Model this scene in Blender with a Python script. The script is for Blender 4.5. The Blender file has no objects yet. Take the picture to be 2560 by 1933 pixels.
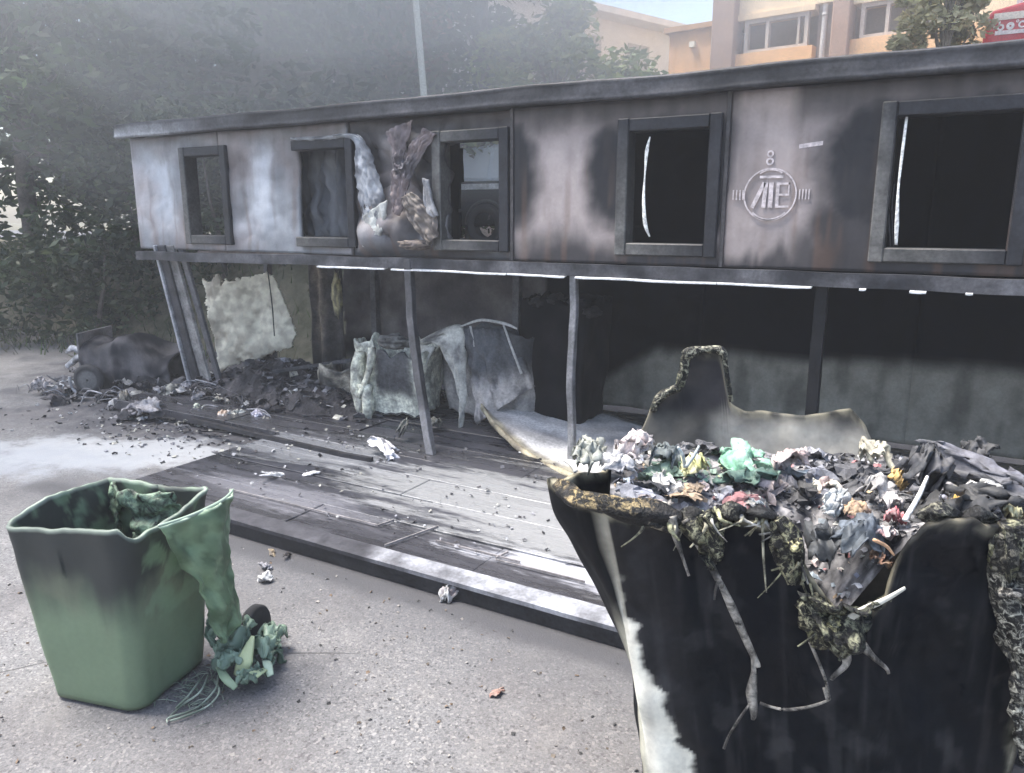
import bpy, bmesh, math, random
from mathutils import Vector, Matrix, noise
R = math.radians
sc = bpy.context.scene
col = sc.collection
rnd = random.Random(7)

# ------------------------------------------------------------------ camera, sky, sun, exposure
F_PX, PITCH, YAW, CAM_H = 1926.0, R(12.5), R(30.0), 1.6
cam_d = bpy.data.cameras.new('camera')
cam = bpy.data.objects.new('camera', cam_d)
col.objects.link(cam)
cam_d.sensor_fit = 'HORIZONTAL'
cam_d.sensor_width = 36.0
cam_d.lens = 36.0 * F_PX / 2560.0
cam_d.clip_start = 0.05
cam_d.clip_end = 500
cam.location = (0, 0, CAM_H)
cam.rotation_euler = (R(90) - PITCH, 0, YAW)
sc.camera = cam

SUN_AZ, SUN_EL = R(250), R(66)            # azimuth clockwise from +Y: the sun stands high to the left
world = bpy.data.worlds.new('World')
sc.world = world
world.use_nodes = True
wn = world.node_tree
bg = wn.nodes['Background']
sky = wn.nodes.new('ShaderNodeTexSky')
sky.sky_type = 'NISHITA'
sky.sun_disc = False
sky.sun_elevation = SUN_EL
sky.sun_rotation = SUN_AZ
sky.air_density = 1.0
sky.dust_density = 2.5
wn.links.new(sky.outputs[0], bg.inputs[0])
bg.inputs[1].default_value = 0.15
sun_d = bpy.data.lights.new('sun', 'SUN')
sun = bpy.data.objects.new('sun', sun_d)
col.objects.link(sun)
sun_d.energy = 3.8
sun_d.angle = R(26)
sun_d.color = (1.0, 0.95, 0.88)
sdir = Vector((math.sin(SUN_AZ) * math.cos(SUN_EL), math.cos(SUN_AZ) * math.cos(SUN_EL), math.sin(SUN_EL)))
sun.rotation_euler = sdir.to_track_quat('Z', 'Y').to_euler()
sc.view_settings.view_transform = 'Standard'
sc.view_settings.look = 'None'
sc.view_settings.exposure = 1.3
sc.view_settings.gamma = 1.0
sc.render.engine = 'CYCLES'
sc.cycles.use_denoising = True
sc.cycles.max_bounces = 10
sc.cycles.diffuse_bounces = 3
sc.cycles.glossy_bounces = 2
sc.cycles.transmission_bounces = 3
sc.cycles.volume_bounces = 8
sc.cycles.use_adaptive_sampling = True
sc.cycles.adaptive_threshold = 0.03

# ------------------------------------------------------------------ small maths
cp, sp = math.cos(PITCH), math.sin(PITCH)
FW = Vector((-math.sin(YAW) * cp, math.cos(YAW) * cp, -sp))
RT = Vector((math.cos(YAW), math.sin(YAW), 0))
UP = RT.cross(FW)
CAM = Vector((0, 0, CAM_H))


def plane_pt(x, y, p0, n):
    "where the sight line through a photo point meets a real plane of the place"
    d = FW + RT * ((x - 1280) / F_PX) - UP * ((y - 966.5) / F_PX)
    return CAM + d * ((Vector(p0) - CAM).dot(n) / d.dot(n))


def wall(x, y, Y):
    return plane_pt(x, y, (0, Y, 0), Vector((0, 1, 0)))


def floor(x, y, z=0.0):
    return plane_pt(x, y, (0, 0, z), Vector((0, 0, 1)))


def lerp(a, b, t):
    return a + (b - a) * t


def mix(a, b, t):
    t = max(0.0, min(1.0, t))
    return tuple(a[i] + (b[i] - a[i]) * t for i in range(3))


def sst(a, b, x):
    t = max(0.0, min(1.0, (x - a) / (b - a)))
    return t * t * (3 - 2 * t)


def nz(x, y, z=0.0, s=1.0):
    return noise.noise((x * s, y * s, z * s))


def fbm(x, y, z=0.0, s=1.0, o=4):
    return noise.fractal((x * s, y * s, z * s), 1.0, 2.0, o)


def curve(tab, x):
    if x <= tab[0][0]:
        return tab[0][1]
    for (a, b), (c, d) in zip(tab, tab[1:]):
        if x <= c:
            return lerp(b, d, (x - a) / (c - a))
    return tab[-1][1]


def spline(pts, n=6):
    pts = [Vector(p) for p in pts]
    out = []
    for i in range(len(pts) - 1):
        p0, p1, p2, p3 = pts[max(i - 1, 0)], pts[i], pts[i + 1], pts[min(i + 2, len(pts) - 1)]
        for k in range(n):
            t = k / n
            out.append(0.5 * ((2 * p1) + (p2 - p0) * t + (2 * p0 - 5 * p1 + 4 * p2 - p3) * t * t + (3 * p1 - p0 - 3 * p2 + p3) * t ** 3))
    out.append(pts[-1])
    return out


# ------------------------------------------------------------------ mesh builder
_ico = {}


def ico(n):
    if n not in _ico:
        bm = bmesh.new()
        bmesh.ops.create_icosphere(bm, subdivisions=n, radius=1)
        _ico[n] = ([v.co.copy() for v in bm.verts], [[v.index for v in f.verts] for f in bm.faces])
        bm.free()
    return _ico[n]


class MB:
    def __init__(s):
        s.v, s.f, s.c = [], [], []

    def add(s, vs, fs, c=(1, 1, 1)):
        o = len(s.v)
        s.v += [tuple(v) for v in vs]
        s.f += [tuple(i + o for i in f) for f in fs]
        if callable(c):
            s.c += [c(Vector(v)) for v in vs]
        elif c and isinstance(c[0], (tuple, list)):
            s.c += list(c)
        else:
            s.c += [c] * len(vs)
        return s

    def box(s, a, b, c=(1, 1, 1), m=None, bev=0.0):
        a, b = Vector(a), Vector(b)
        if bev > 0:
            bm = bmesh.new()
            bmesh.ops.create_cube(bm, size=1)
            for v in bm.verts:
                v.co = Vector(((a.x + b.x) / 2 + v.co.x * (b.x - a.x), (a.y + b.y) / 2 + v.co.y * (b.y - a.y), (a.z + b.z) / 2 + v.co.z * (b.z - a.z)))
            bmesh.ops.bevel(bm, geom=bm.edges[:], offset=bev, segments=1, affect='EDGES')
            bm.verts.index_update()
            vs = [v.co.copy() for v in bm.verts]
            fs = [[v.index for v in f.verts] for f in bm.faces]
            bm.free()
        else:
            vs = [Vector((x, y, z)) for z in (a.z, b.z) for y in (a.y, b.y) for x in (a.x, b.x)]
            fs = [(0, 2, 3, 1), (4, 5, 7, 6), (0, 1, 5, 4), (2, 6, 7, 3), (0, 4, 6, 2), (1, 3, 7, 5)]
        if m is not None:
            vs = [m @ v for v in vs]
        return s.add(vs, fs, c)

    def bar(s, p, q, w, d, c=(1, 1, 1), up=(0, 1, 0), bev=0.0):
        p, q = Vector(p), Vector(q)
        z = (q - p).normalized()
        x = Vector(up).cross(z)
        x = x.normalized() if x.length > 1e-5 else Vector((1, 0, 0))
        y = z.cross(x)
        m = Matrix.Translation(p) @ Matrix((x, y, z)).transposed().to_4x4()
        return s.box((-w / 2, -d / 2, 0), (w / 2, d / 2, (q - p).length), c, m, bev)

    def tube(s, pts, rad, c=(1, 1, 1), seg=8, flat=1.0, side=None, n=5, wob=0.0, seed=0):
        P = spline(pts, n) if n > 1 else [Vector(p) for p in pts]
        rr = [(i / (len(rad) - 1), r) for i, r in enumerate(rad)] if hasattr(rad, '__len__') else [(0, rad), (1, rad)]
        vs, L = [], len(P)
        ref = Vector(side) if side else Vector((0.31, 0.2, 0.93))
        for i, p in enumerate(P):
            t = (P[min(i + 1, L - 1)] - P[max(i - 1, 0)]).normalized()
            a = ref - t * ref.dot(t)
            a = a.normalized() if a.length > 1e-4 else t.orthogonal().normalized()
            b = t.cross(a)
            r = curve(rr, i / (L - 1))
            for k in range(seg):
                an = 2 * math.pi * k / seg
                w = 1 + wob * nz(p.x + seed, p.y + math.cos(an) * .3, p.z + math.sin(an) * .3, 9)
                vs.append(p + (a * math.cos(an) + b * math.sin(an) * flat) * r * w)
        fs = [(i * seg + k, i * seg + (k + 1) % seg, (i + 1) * seg + (k + 1) % seg, (i + 1) * seg + k) for i in range(L - 1) for k in range(seg)]
        fs += [tuple(range(seg))[::-1], tuple((L - 1) * seg + k for k in range(seg))]
        return s.add(vs, fs, c)

    def crumple(s, p, size, c=(1, 1, 1), seed=0, sub=3, amt=0.35, fr=1.6, rot=None, c2=None):
        V, Fc = ico(sub)
        q = Matrix.Rotation(seed * 1.7, 3, 'Z') if rot is None else Matrix.Rotation(rot, 3, 'Z')
        vs, cs = [], []
        for v in V:
            n1 = fbm(v.x + seed * 3.1, v.y - seed, v.z + seed, fr, 3)
            n2 = noise.voronoi(Vector((v.x - seed, v.y + seed * 2.3, v.z)) * fr)[0][0]
            n3 = noise.voronoi(Vector((v.x + seed, v.y, v.z - seed * 1.3)) * fr * 2.3)[0][0]
            k = 1 + amt * (.5 * n1 + .9 * (n2 - .45) + .4 * (n3 - .45))
            w = q @ Vector((v.x * size[0] * k, v.y * size[1] * k, v.z * size[2] * k))
            vs.append(Vector(p) + w)
            cs.append(mix(c, c2 or c, sst(-.3, .5, n1 + n2 - .45)) if not callable(c) else c(vs[-1]))
        return s.add(vs, Fc, cs)

    def grid(s, fn, nu, nv, cf, skip=None, wrap=False):
        "fn(u,v)->Vector with u,v in 0..1"
        vs = [fn(i / nu, j / nv) for j in range(nv + 1) for i in range(nu + (0 if wrap else 1))]
        W = nu if wrap else nu + 1
        fs = []
        for j in range(nv):
            for i in range(nu):
                if skip and skip((i + .5) / nu, (j + .5) / nv):
                    continue
                i2 = (i + 1) % nu if wrap else i + 1
                fs.append((j * W + i, j * W + i2, (j + 1) * W + i2, (j + 1) * W + i))
        cs = [cf(k % W / nu, (k // W) / nv, vs[k]) for k in range(len(vs))] if callable(cf) else cf
        return s.add(vs, fs, cs)

    def build(s, name, mat, parent=None, smooth=False, solid=0.0, off=-1.0, loc=None, bev=0.0):
        me = bpy.data.meshes.new(name)
        o3 = Vector(loc) if loc is not None else Vector((0, 0, 0))
        me.from_pydata([(v[0] - o3.x, v[1] - o3.y, v[2] - o3.z) for v in s.v], [], s.f)
        a = me.color_attributes.new('Col', 'FLOAT_COLOR', 'POINT')
        flat = []
        for c in s.c:
            flat += [c[0], c[1], c[2], 1.0]
        a.data.foreach_set('color', flat)
        me.update()
        if smooth:
            me.polygons.foreach_set('use_smooth', [True] * len(me.polygons))
        me.materials.append(mat)
        ob = bpy.data.objects.new(name, me)
        col.objects.link(ob)
        ob.location = o3
        if parent is not None:
            ob.parent = parent
            ob.location = o3 - parent.location
        if solid:
            m = ob.modifiers.new('thickness', 'SOLIDIFY')
            m.thickness = solid
            m.offset = off
        return ob


def wad(m, p, size, c, c2, sd, res=18):
    "a crumpled sheet: folds, torn outline, thin edge"
    q = Matrix.Rotation(sd * 2.4, 3, 'Z') @ Matrix.Rotation(.5 * math.sin(sd * 3.7), 3, 'X') @ Matrix.Rotation(.4 * math.sin(sd * 5.1), 3, 'Y')

    def fn(u, v):
        x, y = 2 * u - 1, 2 * v - 1
        r2 = min(1.0, (x * x + y * y) * .6)
        f1 = abs(nz(x + sd, y - sd * 2, sd, 1.5))
        f2 = abs(nz(x - sd, y, sd * 1.7, 3.3))
        z = .9 * (1 - r2) + 1.5 * (.25 - f1) + .8 * (.2 - f2)
        x2 = x * .85 + .45 * nz(x, y + sd, 3, 1.7) + .2 * nz(x, y, sd, 4)
        y2 = y * .85 + .45 * nz(x + sd, y, 7, 1.7) + .2 * nz(y, x, sd, 4)
        return Vector(p) + q @ Vector((x2 * size[0], y2 * size[1], z * size[2]))

    def sk(u, v):
        x, y = 2 * u - 1, 2 * v - 1
        a = math.atan2(y, x)
        return math.hypot(x, y) > 1.02 + .35 * nz(math.cos(a) * 1.6 + sd, math.sin(a) * 1.6, 2)

    m.grid(fn, res, res, lambda u, v, w: mix(c, c2 or c, .5 + 1.6 * nz(u * 3 + sd, v * 3, 1)), sk)


def tag(o, label, cat, group=None):
    o['label'] = label
    o['category'] = cat
    if group:
        o['group'] = group
    return o


def structure(o):
    o['kind'] = 'structure'
    return o


def stuff(o, label=None, cat=None):
    o['kind'] = 'stuff'
    if label:
        tag(o, label, cat)
    return o


def thing(name, label, cat, loc=(0, 0, 0), group=None):
    o = bpy.data.objects.new(name, None)
    col.objects.link(o)
    o.empty_display_size = 0.1
    o.location = loc
    return tag(o, label, cat, group)


# ------------------------------------------------------------------ materials
def nodes(name):
    m = bpy.data.materials.new(name)
    m.use_nodes = True
    nt = m.node_tree
    return m, nt, nt.nodes['Principled BSDF'], (lambda t, **k: _nn(nt, t, k)), nt.links.new


def _nn(nt, t, k):
    n = nt.nodes.new('ShaderNode' + t)
    for a, b in k.items():
        setattr(n, a, b)
    return n


def vc(name, rough=0.7, ns=8.0, lo=0.6, hi=1.3, bs=30.0, bump=0.3, bd=0.01, metal=0.0, spec=0.4, tint=None, fine=60.0, fv=0.2):
    "vertex-coloured surface broken up by noise, with fine relief"
    m, nt, p, N, L = nodes(name)
    at = N('Attribute', attribute_name='Col')
    g = N('NewGeometry')
    n1 = N('TexNoise')
    n1.inputs['Scale'].default_value = ns
    n1.inputs['Detail'].default_value = 6
    n1.inputs['Roughness'].default_value = 0.65
    L(g.outputs['Position'], n1.inputs['Vector'])
    n3 = N('TexNoise')
    n3.inputs['Scale'].default_value = fine
    n3.inputs['Detail'].default_value = 3
    L(g.outputs['Position'], n3.inputs['Vector'])
    mr = N('MapRange')
    mr.inputs[1].default_value, mr.inputs[2].default_value = 0.3, 0.7
    mr.inputs[3].default_value, mr.inputs[4].default_value = lo, hi
    L(n1.outputs[0], mr.inputs[0])
    mr2 = N('MapRange')
    mr2.inputs[1].default_value, mr2.inputs[2].default_value = 0.3, 0.7
    mr2.inputs[3].default_value, mr2.inputs[4].default_value = 1 - fv, 1 + fv
    L(n3.outputs[0], mr2.inputs[0])
    mu = N('Math', operation='MULTIPLY')
    L(mr.outputs[0], mu.inputs[0])
    L(mr2.outputs[0], mu.inputs[1])
    vm = N('VectorMath', operation='SCALE')
    L(at.outputs['Color'], vm.inputs[0])
    L(mu.outputs[0], vm.inputs['Scale'])
    L(vm.outputs[0], p.inputs['Base Color'])
    rr = N('MapRange')
    rr.inputs[3].default_value, rr.inputs[4].default_value = max(rough - .15, 0.05), min(rough + .18, 1)
    L(n1.outputs[0], rr.inputs[0])
    L(rr.outputs[0], p.inputs['Roughness'])
    n2 = N('TexNoise')
    n2.inputs['Scale'].default_value = bs
    n2.inputs['Detail'].default_value = 5
    L(g.outputs['Position'], n2.inputs['Vector'])
    b = N('Bump')
    b.inputs['Strength'].default_value = bump
    b.inputs['Distance'].default_value = bd
    L(n2.outputs[0], b.inputs['Height'])
    L(b.outputs[0], p.inputs['Normal'])
    p.inputs['Metallic'].default_value = metal
    p.inputs['Specular IOR Level'].default_value = spec
    return m


M_PANEL = vc('sooty_panel', 0.55, 5.0, 0.82, 1.12, 6, 0.12, 0.006, spec=.25, fv=0.04)
M_METAL = vc('burnt_steel', 0.5, 9.0, 0.5, 1.45, 40, 0.25, 0.006, metal=0.25)
M_CHAR = vc('charred', 0.85, 14.0, 0.45, 1.6, 45, 0.6, 0.015)
M_PLAST = vc('scorched_plastic', 0.55, 7.0, 0.75, 1.25, 35, 0.18, 0.006, spec=0.22)
M_GREEN = vc('green_plastic', 0.48, 6.0, 0.93, 1.06, 60, 0.05, 0.003, spec=0.35, fv=.04)
M_MELT = vc('melted_plastic', 0.38, 26.0, 0.45, 1.6, 55, 0.7, 0.012, spec=0.5)
def mottle(name, scale=42.0, lo=.44, hi=.56):
    "melted plastic: what is left of the colour, eaten by black char spots"
    m, nt, p, N, L = nodes(name)
    at = N('Attribute', attribute_name='Col')
    g = N('NewGeometry')
    n1 = N('TexNoise')
    n1.inputs['Scale'].default_value = scale
    n1.inputs['Detail'].default_value = 8
    n1.inputs['Roughness'].default_value = .7
    n1.inputs['Distortion'].default_value = .8
    L(g.outputs['Position'], n1.inputs['Vector'])
    mr = N('MapRange')
    mr.inputs[1].default_value, mr.inputs[2].default_value = lo, hi
    L(n1.outputs[0], mr.inputs[0])
    mx = N('MixRGB')
    L(mr.outputs[0], mx.inputs['Fac'])
    mx.inputs['Color1'].default_value = (.006, .006, .006, 1)
    L(at.outputs['Color'], mx.inputs['Color2'])
    L(mx.outputs[0], p.inputs['Base Color'])
    n2 = N('TexNoise')
    n2.inputs['Scale'].default_value = scale * 2.4
    n2.inputs['Detail'].default_value = 5
    L(g.outputs['Position'], n2.inputs['Vector'])
    ad = N('Math', operation='ADD')
    L(n1.outputs[0], ad.inputs[0])
    L(n2.outputs[0], ad.inputs[1])
    b = N('Bump')
    b.inputs['Strength'].default_value = .7
    b.inputs['Distance'].default_value = .008
    L(ad.outputs[0], b.inputs['Height'])
    L(b.outputs[0], p.inputs['Normal'])
    p.inputs['Roughness'].default_value = .45
    p.inputs['Specular IOR Level'].default_value = .35
    return m


M_MOT = mottle('charred_melt', 62, .49, .62)
M_SOOT = vc('soot_coated', 0.9, 6.0, 0.75, 1.25, 12, 0.2, 0.008, spec=.04, fv=.08)
M_BIN = vc('burnt_bin', 0.62, 7.0, 0.75, 1.25, 35, 0.2, 0.006, spec=.10, fv=.08)
M_MOT2 = mottle('scorched_melt', 24, .38, .60)
M_TRASH = vc('rubbish', 0.6, 30.0, 0.6, 1.35, 80, 0.4, 0.006)
M_ASH = vc('ash', 0.95, 20.0, 0.4, 1.6, 60, 0.8, 0.02)
M_PAINT = vc('painted_wall', 0.75, 3.0, 0.88, 1.1, 25, 0.1, 0.004)
M_CAR = vc('car_paint', 0.22, 2.0, 0.95, 1.05, 5, 0.0, 0.001, spec=0.6)
M_BARK = vc('bark', 0.9, 8.0, 0.5, 1.4, 18, 0.8, 0.03)
M_RUB = vc('rubber', 0.85, 10.0, 0.8, 1.2, 40, 0.3, 0.004)


def leafmat():
    m, nt, p, N, L = nodes('leaf')
    at = N('Attribute', attribute_name='Col')
    L(at.outputs['Color'], p.inputs['Base Color'])
    p.inputs['Roughness'].default_value = 0.55
    tr = N('BsdfTranslucent')
    L(at.outputs['Color'], tr.inputs['Color'])
    ms = N('MixShader')
    ms.inputs[0].default_value = 0.35
    L(p.outputs[0], ms.inputs[1])
    L(tr.outputs[0], ms.inputs[2])
    L(ms.outputs[0], nt.nodes['Material Output'].inputs['Surface'])
    return m


M_LEAF = leafmat()


def glassmat(name, c, rough=0.06):
    m, nt, p, N, L = nodes(name)
    p.inputs['Base Color'].default_value = (*c, 1)
    p.inputs['Roughness'].default_value = rough
    p.inputs['Specular IOR Level'].default_value = 1.0
    p.inputs['Metallic'].default_value = 0.35
    return m


M_CARGL = glassmat('car_glass', (0.80, 0.88, 0.97), .04)  # pale base colour stands in for sky reflected in the glass
M_CARGL.node_tree.nodes['Principled BSDF'].inputs['Metallic'].default_value = .15
M_GLASS = glassmat('window_glass', (0.45, 0.52, 0.60))


def groundmat():
    m, nt, p, N, L = nodes('worn_asphalt')
    g = N('NewGeometry')
    sep = N('SeparateXYZ')
    L(g.outputs['Position'], sep.inputs[0])

    def tex(scale, detail=6, rough=.6, vec=None):
        t = N('TexNoise')
        t.inputs['Scale'].default_value = scale
        t.inputs['Detail'].default_value = detail
        t.inputs['Roughness'].default_value = rough
        L(vec or g.outputs['Position'], t.inputs['Vector'])
        return t.outputs[0]

    def rng(src, a, b, c, d):
        r = N('MapRange')
        r.interpolation_type = 'SMOOTHSTEP'
        for i, v in zip((1, 2, 3, 4), (a, b, c, d)):
            r.inputs[i].default_value = v
        L(src, r.inputs[0])
        return r.outputs[0]

    def mth(op, a, b):
        n = N('Math', operation=op)
        for i, v in ((0, a), (1, b)):
            if isinstance(v, (int, float)):
                n.inputs[i].default_value = v
            else:
                L(v, n.inputs[i])
        return n.outputs[0]

    def mixc(f, a, b):
        n = N('MixRGB')
        for k, v in (('Fac', f), ('Color1', a), ('Color2', b)):
            if isinstance(v, tuple):
                n.inputs[k].default_value = (*v, 1)
            elif isinstance(v, (int, float)):
                n.inputs[k].default_value = v
            else:
                L(v, n.inputs[k])
        return n.outputs[0]

    def ell(cx, cy, rx, ry, rot=0.0):
        mp = N('Mapping', vector_type='TEXTURE')
        mp.inputs['Location'].default_value = (cx, cy, 0)
        mp.inputs['Rotation'].default_value = (0, 0, rot)
        mp.inputs['Scale'].default_value = (rx, ry, 1e4)
        L(g.outputs['Position'], mp.inputs['Vector'])
        ln = N('VectorMath', operation='LENGTH')
        L(mp.outputs[0], ln.inputs[0])
        return ln.outputs['Value']

    vor = N('TexVoronoi')
    vor.inputs['Scale'].default_value = 190
    L(g.outputs['Position'], vor.inputs['Vector'])
    vor2 = N('TexVoronoi')
    vor2.inputs['Scale'].default_value = 120
    L(g.outputs['Position'], vor2.inputs['Vector'])
    wv = N('SeparateColor')
    L(vor.outputs['Color'], wv.inputs[0])
    wv2 = N('SeparateColor')
    L(vor2.outputs['Color'], wv2.inputs[0])
    base = mixc(rng(wv.outputs[0], 0.15, 0.95, 0, 1), (0.118, 0.118, 0.122), (0.190, 0.189, 0.192))
    base = mixc(rng(wv2.outputs[1], 0.80, 0.95, 0, .5), base, (0.36, 0.345, 0.33))
    base = mixc(rng(wv2.outputs[0], 0.86, 0.97, 0, .8), base, (0.045, 0.045, 0.05))
    big = tex(1.3, 7)
    base = mixc(rng(big, .35, .7, 0, .55), base, (0.115, 0.105, 0.105))
    base = mixc(rng(tex(5.5, 6), .5, .75, 0, .35), base, (0.22, 0.21, 0.20))
    base = mixc(rng(tex(.9, 8, .72), .50, .64, 0, .5), base, (0.085, 0.082, 0.086))
    base = mixc(rng(tex(2.7, 8, .75), .56, .70, 0, .35), base, (0.28, 0.27, 0.268))
    wob = mth('MULTIPLY', mth('SUBTRACT', tex(2.2, 6, .7), .5), 1.6)
    wob2 = mth('MULTIPLY', mth('SUBTRACT', tex(7, 6, .7), .5), 1.2)
    # wash of wet soot round the burnt shelter
    d = mth('ADD', ell(-3.2, 5.4, 5.6, 2.55, 0), wob)
    base = mixc(rng(d, 1.12, 0.75, 0, .85), base, (0.055, 0.055, 0.065))
    # pale patches on the left: sunlight and wet sheen painted in
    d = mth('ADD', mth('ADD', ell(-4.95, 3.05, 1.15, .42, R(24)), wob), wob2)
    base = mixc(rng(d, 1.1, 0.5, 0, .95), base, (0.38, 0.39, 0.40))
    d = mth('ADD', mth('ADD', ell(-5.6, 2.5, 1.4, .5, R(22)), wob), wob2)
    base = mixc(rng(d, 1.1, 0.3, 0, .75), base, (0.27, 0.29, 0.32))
    # dark line and wider soot run-off along the deck edge
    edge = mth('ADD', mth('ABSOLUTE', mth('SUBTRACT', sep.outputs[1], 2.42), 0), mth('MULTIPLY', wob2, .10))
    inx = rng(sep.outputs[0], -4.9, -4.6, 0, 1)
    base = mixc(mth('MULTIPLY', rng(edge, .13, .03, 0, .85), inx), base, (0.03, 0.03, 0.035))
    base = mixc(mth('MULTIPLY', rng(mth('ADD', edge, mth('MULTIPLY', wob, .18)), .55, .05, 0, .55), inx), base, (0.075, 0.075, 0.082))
    # two cracks in the asphalt
    crack = None
    for cx, cy, rx, ro in ((-2.80, 1.27, .42, R(58)), (-1.93, 1.89, .20, R(30))):
        e = mth('ADD', ell(cx, cy, rx, .006, ro), mth('MULTIPLY', wob2, .9))
        k = rng(e, 1.0, .4, 0, .8)
        crack = k if crack is None else mth('MAXIMUM', crack, k)
    base = mixc(crack, base, (0.05, 0.048, 0.05))
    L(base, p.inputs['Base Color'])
    L(rng(big, .3, .7, .55, .95), p.inputs['Roughness'])
    b = N('Bump')
    b.inputs['Strength'].default_value = 0.5
    b.inputs['Distance'].default_value = 0.005
    L(mth('SUBTRACT', mth('ADD', tex(120, 3), wv.outputs[0]), mth('MULTIPLY', crack, 2.0)), b.inputs['Height'])
    L(b.outputs[0], p.inputs['Normal'])
    return m


def deckmat():
    m, nt, p, N, L = nodes('deck_sheet')
    g = N('NewGeometry')
    oi = N('ObjectInfo')

    def tex(scale, sc3=(1, 1, 1), detail=6):
        mp = N('Mapping')
        mp.inputs['Scale'].default_value = sc3
        L(g.outputs['Position'], mp.inputs['Vector'])
        t = N('TexNoise')
        t.inputs['Scale'].default_value = scale
        t.inputs['Detail'].default_value = detail
        t.inputs['Roughness'].default_value = .65
        L(mp.outputs[0], t.inputs['Vector'])
        return t.outputs[0]

    def rng(src, a, b, c, d):
        r = N('MapRange')
        r.interpolation_type = 'SMOOTHSTEP'
        for i, v in zip((1, 2, 3, 4), (a, b, c, d)):
            r.inputs[i].default_value = v
        L(src, r.inputs[0])
        return r.outputs[0]

    def mth(op, a, b):
        n = N('Math', operation=op)
        for i, v in ((0, a), (1, b)):
            if isinstance(v, (int, float)):
                n.inputs[i].default_value = v
            else:
                L(v, n.inputs[i])
        return n.outputs[0]

    def mixc(f, a, b):
        n = N('MixRGB')
        for k, v in (('Fac', f), ('Color1', a), ('Color2', b)):
            if isinstance(v, tuple):
                n.inputs[k].default_value = (*v, 1)
            elif isinstance(v, (int, float)):
                n.inputs[k].default_value = v
            else:
                L(v, n.inputs[k])
        return n.outputs[0]

    def ell(cx, cy, rx, ry, rot=0.0):
        mp = N('Mapping', vector_type='TEXTURE')
        mp.inputs['Location'].default_value = (cx, cy, 0)
        mp.inputs['Rotation'].default_value = (0, 0, rot)
        mp.inputs['Scale'].default_value = (rx, ry, 1e4)
        L(g.outputs['Position'], mp.inputs['Vector'])
        ln = N('VectorMath', operation='LENGTH')
        L(mp.outputs[0], ln.inputs[0])
        return ln.outputs['Value']

    streak = tex(1.6, (1, 7, 1))
    fine = tex(9, (1, 5, 1))
    base = mixc(rng(streak, .35, .7, 0, 1), (0.008, 0.009, 0.013), (0.034, 0.036, 0.048))
    base = mixc(rng(oi.outputs['Random'], 0, 1, 0, .3), base, (0.12, 0.115, 0.12))
    base = mixc(rng(fine, .62, .82, 0, .2), base, (0.18, 0.18, 0.21))
    wob = mth('MULTIPLY', mth('SUBTRACT', streak, .5), 2.2)
    wob = mth('ADD', wob, mth('MULTIPLY', mth('SUBTRACT', fine, .5), 1.0))
    for e, c, k in ((ell(-1.75, 3.32, 1.45, .50, R(-4)), (0.32, 0.325, 0.33), .8), (ell(-3.6, 3.55, .8, .30, 0), (0.28, 0.29, 0.31), .6), (ell(-1.2, 2.78, .8, .10, 0), (0.52, 0.53, 0.58), .7), (ell(-3.1, 2.85, .7, .18, 0), (0.26, 0.26, 0.29), .5)):  # pale patches: sunlight and wet sheen painted into the deck colour
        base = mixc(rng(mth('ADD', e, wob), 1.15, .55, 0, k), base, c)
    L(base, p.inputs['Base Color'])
    L(rng(streak, .36, .66, .12, .5), p.inputs['Roughness'])
    b = N('Bump')
    b.inputs['Strength'].default_value = 0.5
    b.inputs['Distance'].default_value = 0.008
    L(tex(30, (1, 2, 1)), b.inputs['Height'])
    L(b.outputs[0], p.inputs['Normal'])
    return m


def earthmat(name, c1, c2):
    m, nt, p, N, L = nodes(name)
    g = N('NewGeometry')
    t = N('TexNoise')
    t.inputs['Scale'].default_value = 4
    t.inputs['Detail'].default_value = 8
    t.inputs['Roughness'].default_value = .7
    L(g.outputs['Position'], t.inputs['Vector'])
    r = N('MixRGB')
    r.inputs['Color1'].default_value = (*c1, 1)
    r.inputs['Color2'].default_value = (*c2, 1)
    mr = N('MapRange')
    mr.inputs[1].default_value, mr.inputs[2].default_value = .35, .65
    L(t.outputs[0], mr.inputs[0])
    L(mr.outputs[0], r.inputs['Fac'])
    L(r.outputs[0], p.inputs['Base Color'])
    p.inputs['Roughness'].default_value = .95
    b = N('Bump')
    b.inputs['Strength'].default_value = .8
    b.inputs['Distance'].default_value = .05
    L(t.outputs[0], b.inputs['Height'])
    L(b.outputs[0], p.inputs['Normal'])
    return m


BLACK = (0.0028, 0.0040, 0.0070)
SOOT = (0.022, 0.023, 0.028)
CREAM = (0.62, 0.60, 0.48)
GREY = (0.22, 0.22, 0.24)

# ------------------------------------------------------------------ ground, bank, upper road
GZ = 1.1


def bank_h(x, y):
    k = sst(5.95, 7.4, y + 0.25 * nz(x, y, 0, .6))
    return -0.06 + (GZ + 0.06) * k + (0.07 * fbm(x, y, 0, 1.4, 4)) * k * (1 - sst(8.0, 8.3, y)) + 0.0


g_ = MB()
g_.grid(lambda u, v: Vector((-55 + 110 * u, -55 + 110 * v, 0)), 22, 22, (1, 1, 1))
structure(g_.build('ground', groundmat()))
g_ = MB()


def bankp(u, v):
    x = -55 + 110 * (0.5 + 0.5 * math.copysign(abs(2 * u - 1) ** 2.2, 2 * u - 1))
    y = 5.75 + 49 * v ** 3
    return Vector((x, y, bank_h(x, y)))


g_.grid(bankp, 120, 60, (1, 1, 1))
structure(g_.build('bank', earthmat('bank_earth', (0.055, 0.06, 0.03), (0.16, 0.14, 0.10)), smooth=True))
g_ = MB()
g_.grid(lambda u, v: Vector((-50 + 100 * u, 9.6 + 5.0 * v, GZ + 0.02 + 0.0)), 20, 3, (0.09, 0.09, 0.095))
structure(g_.build('road', M_PAINT, solid=0.06))

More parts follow.
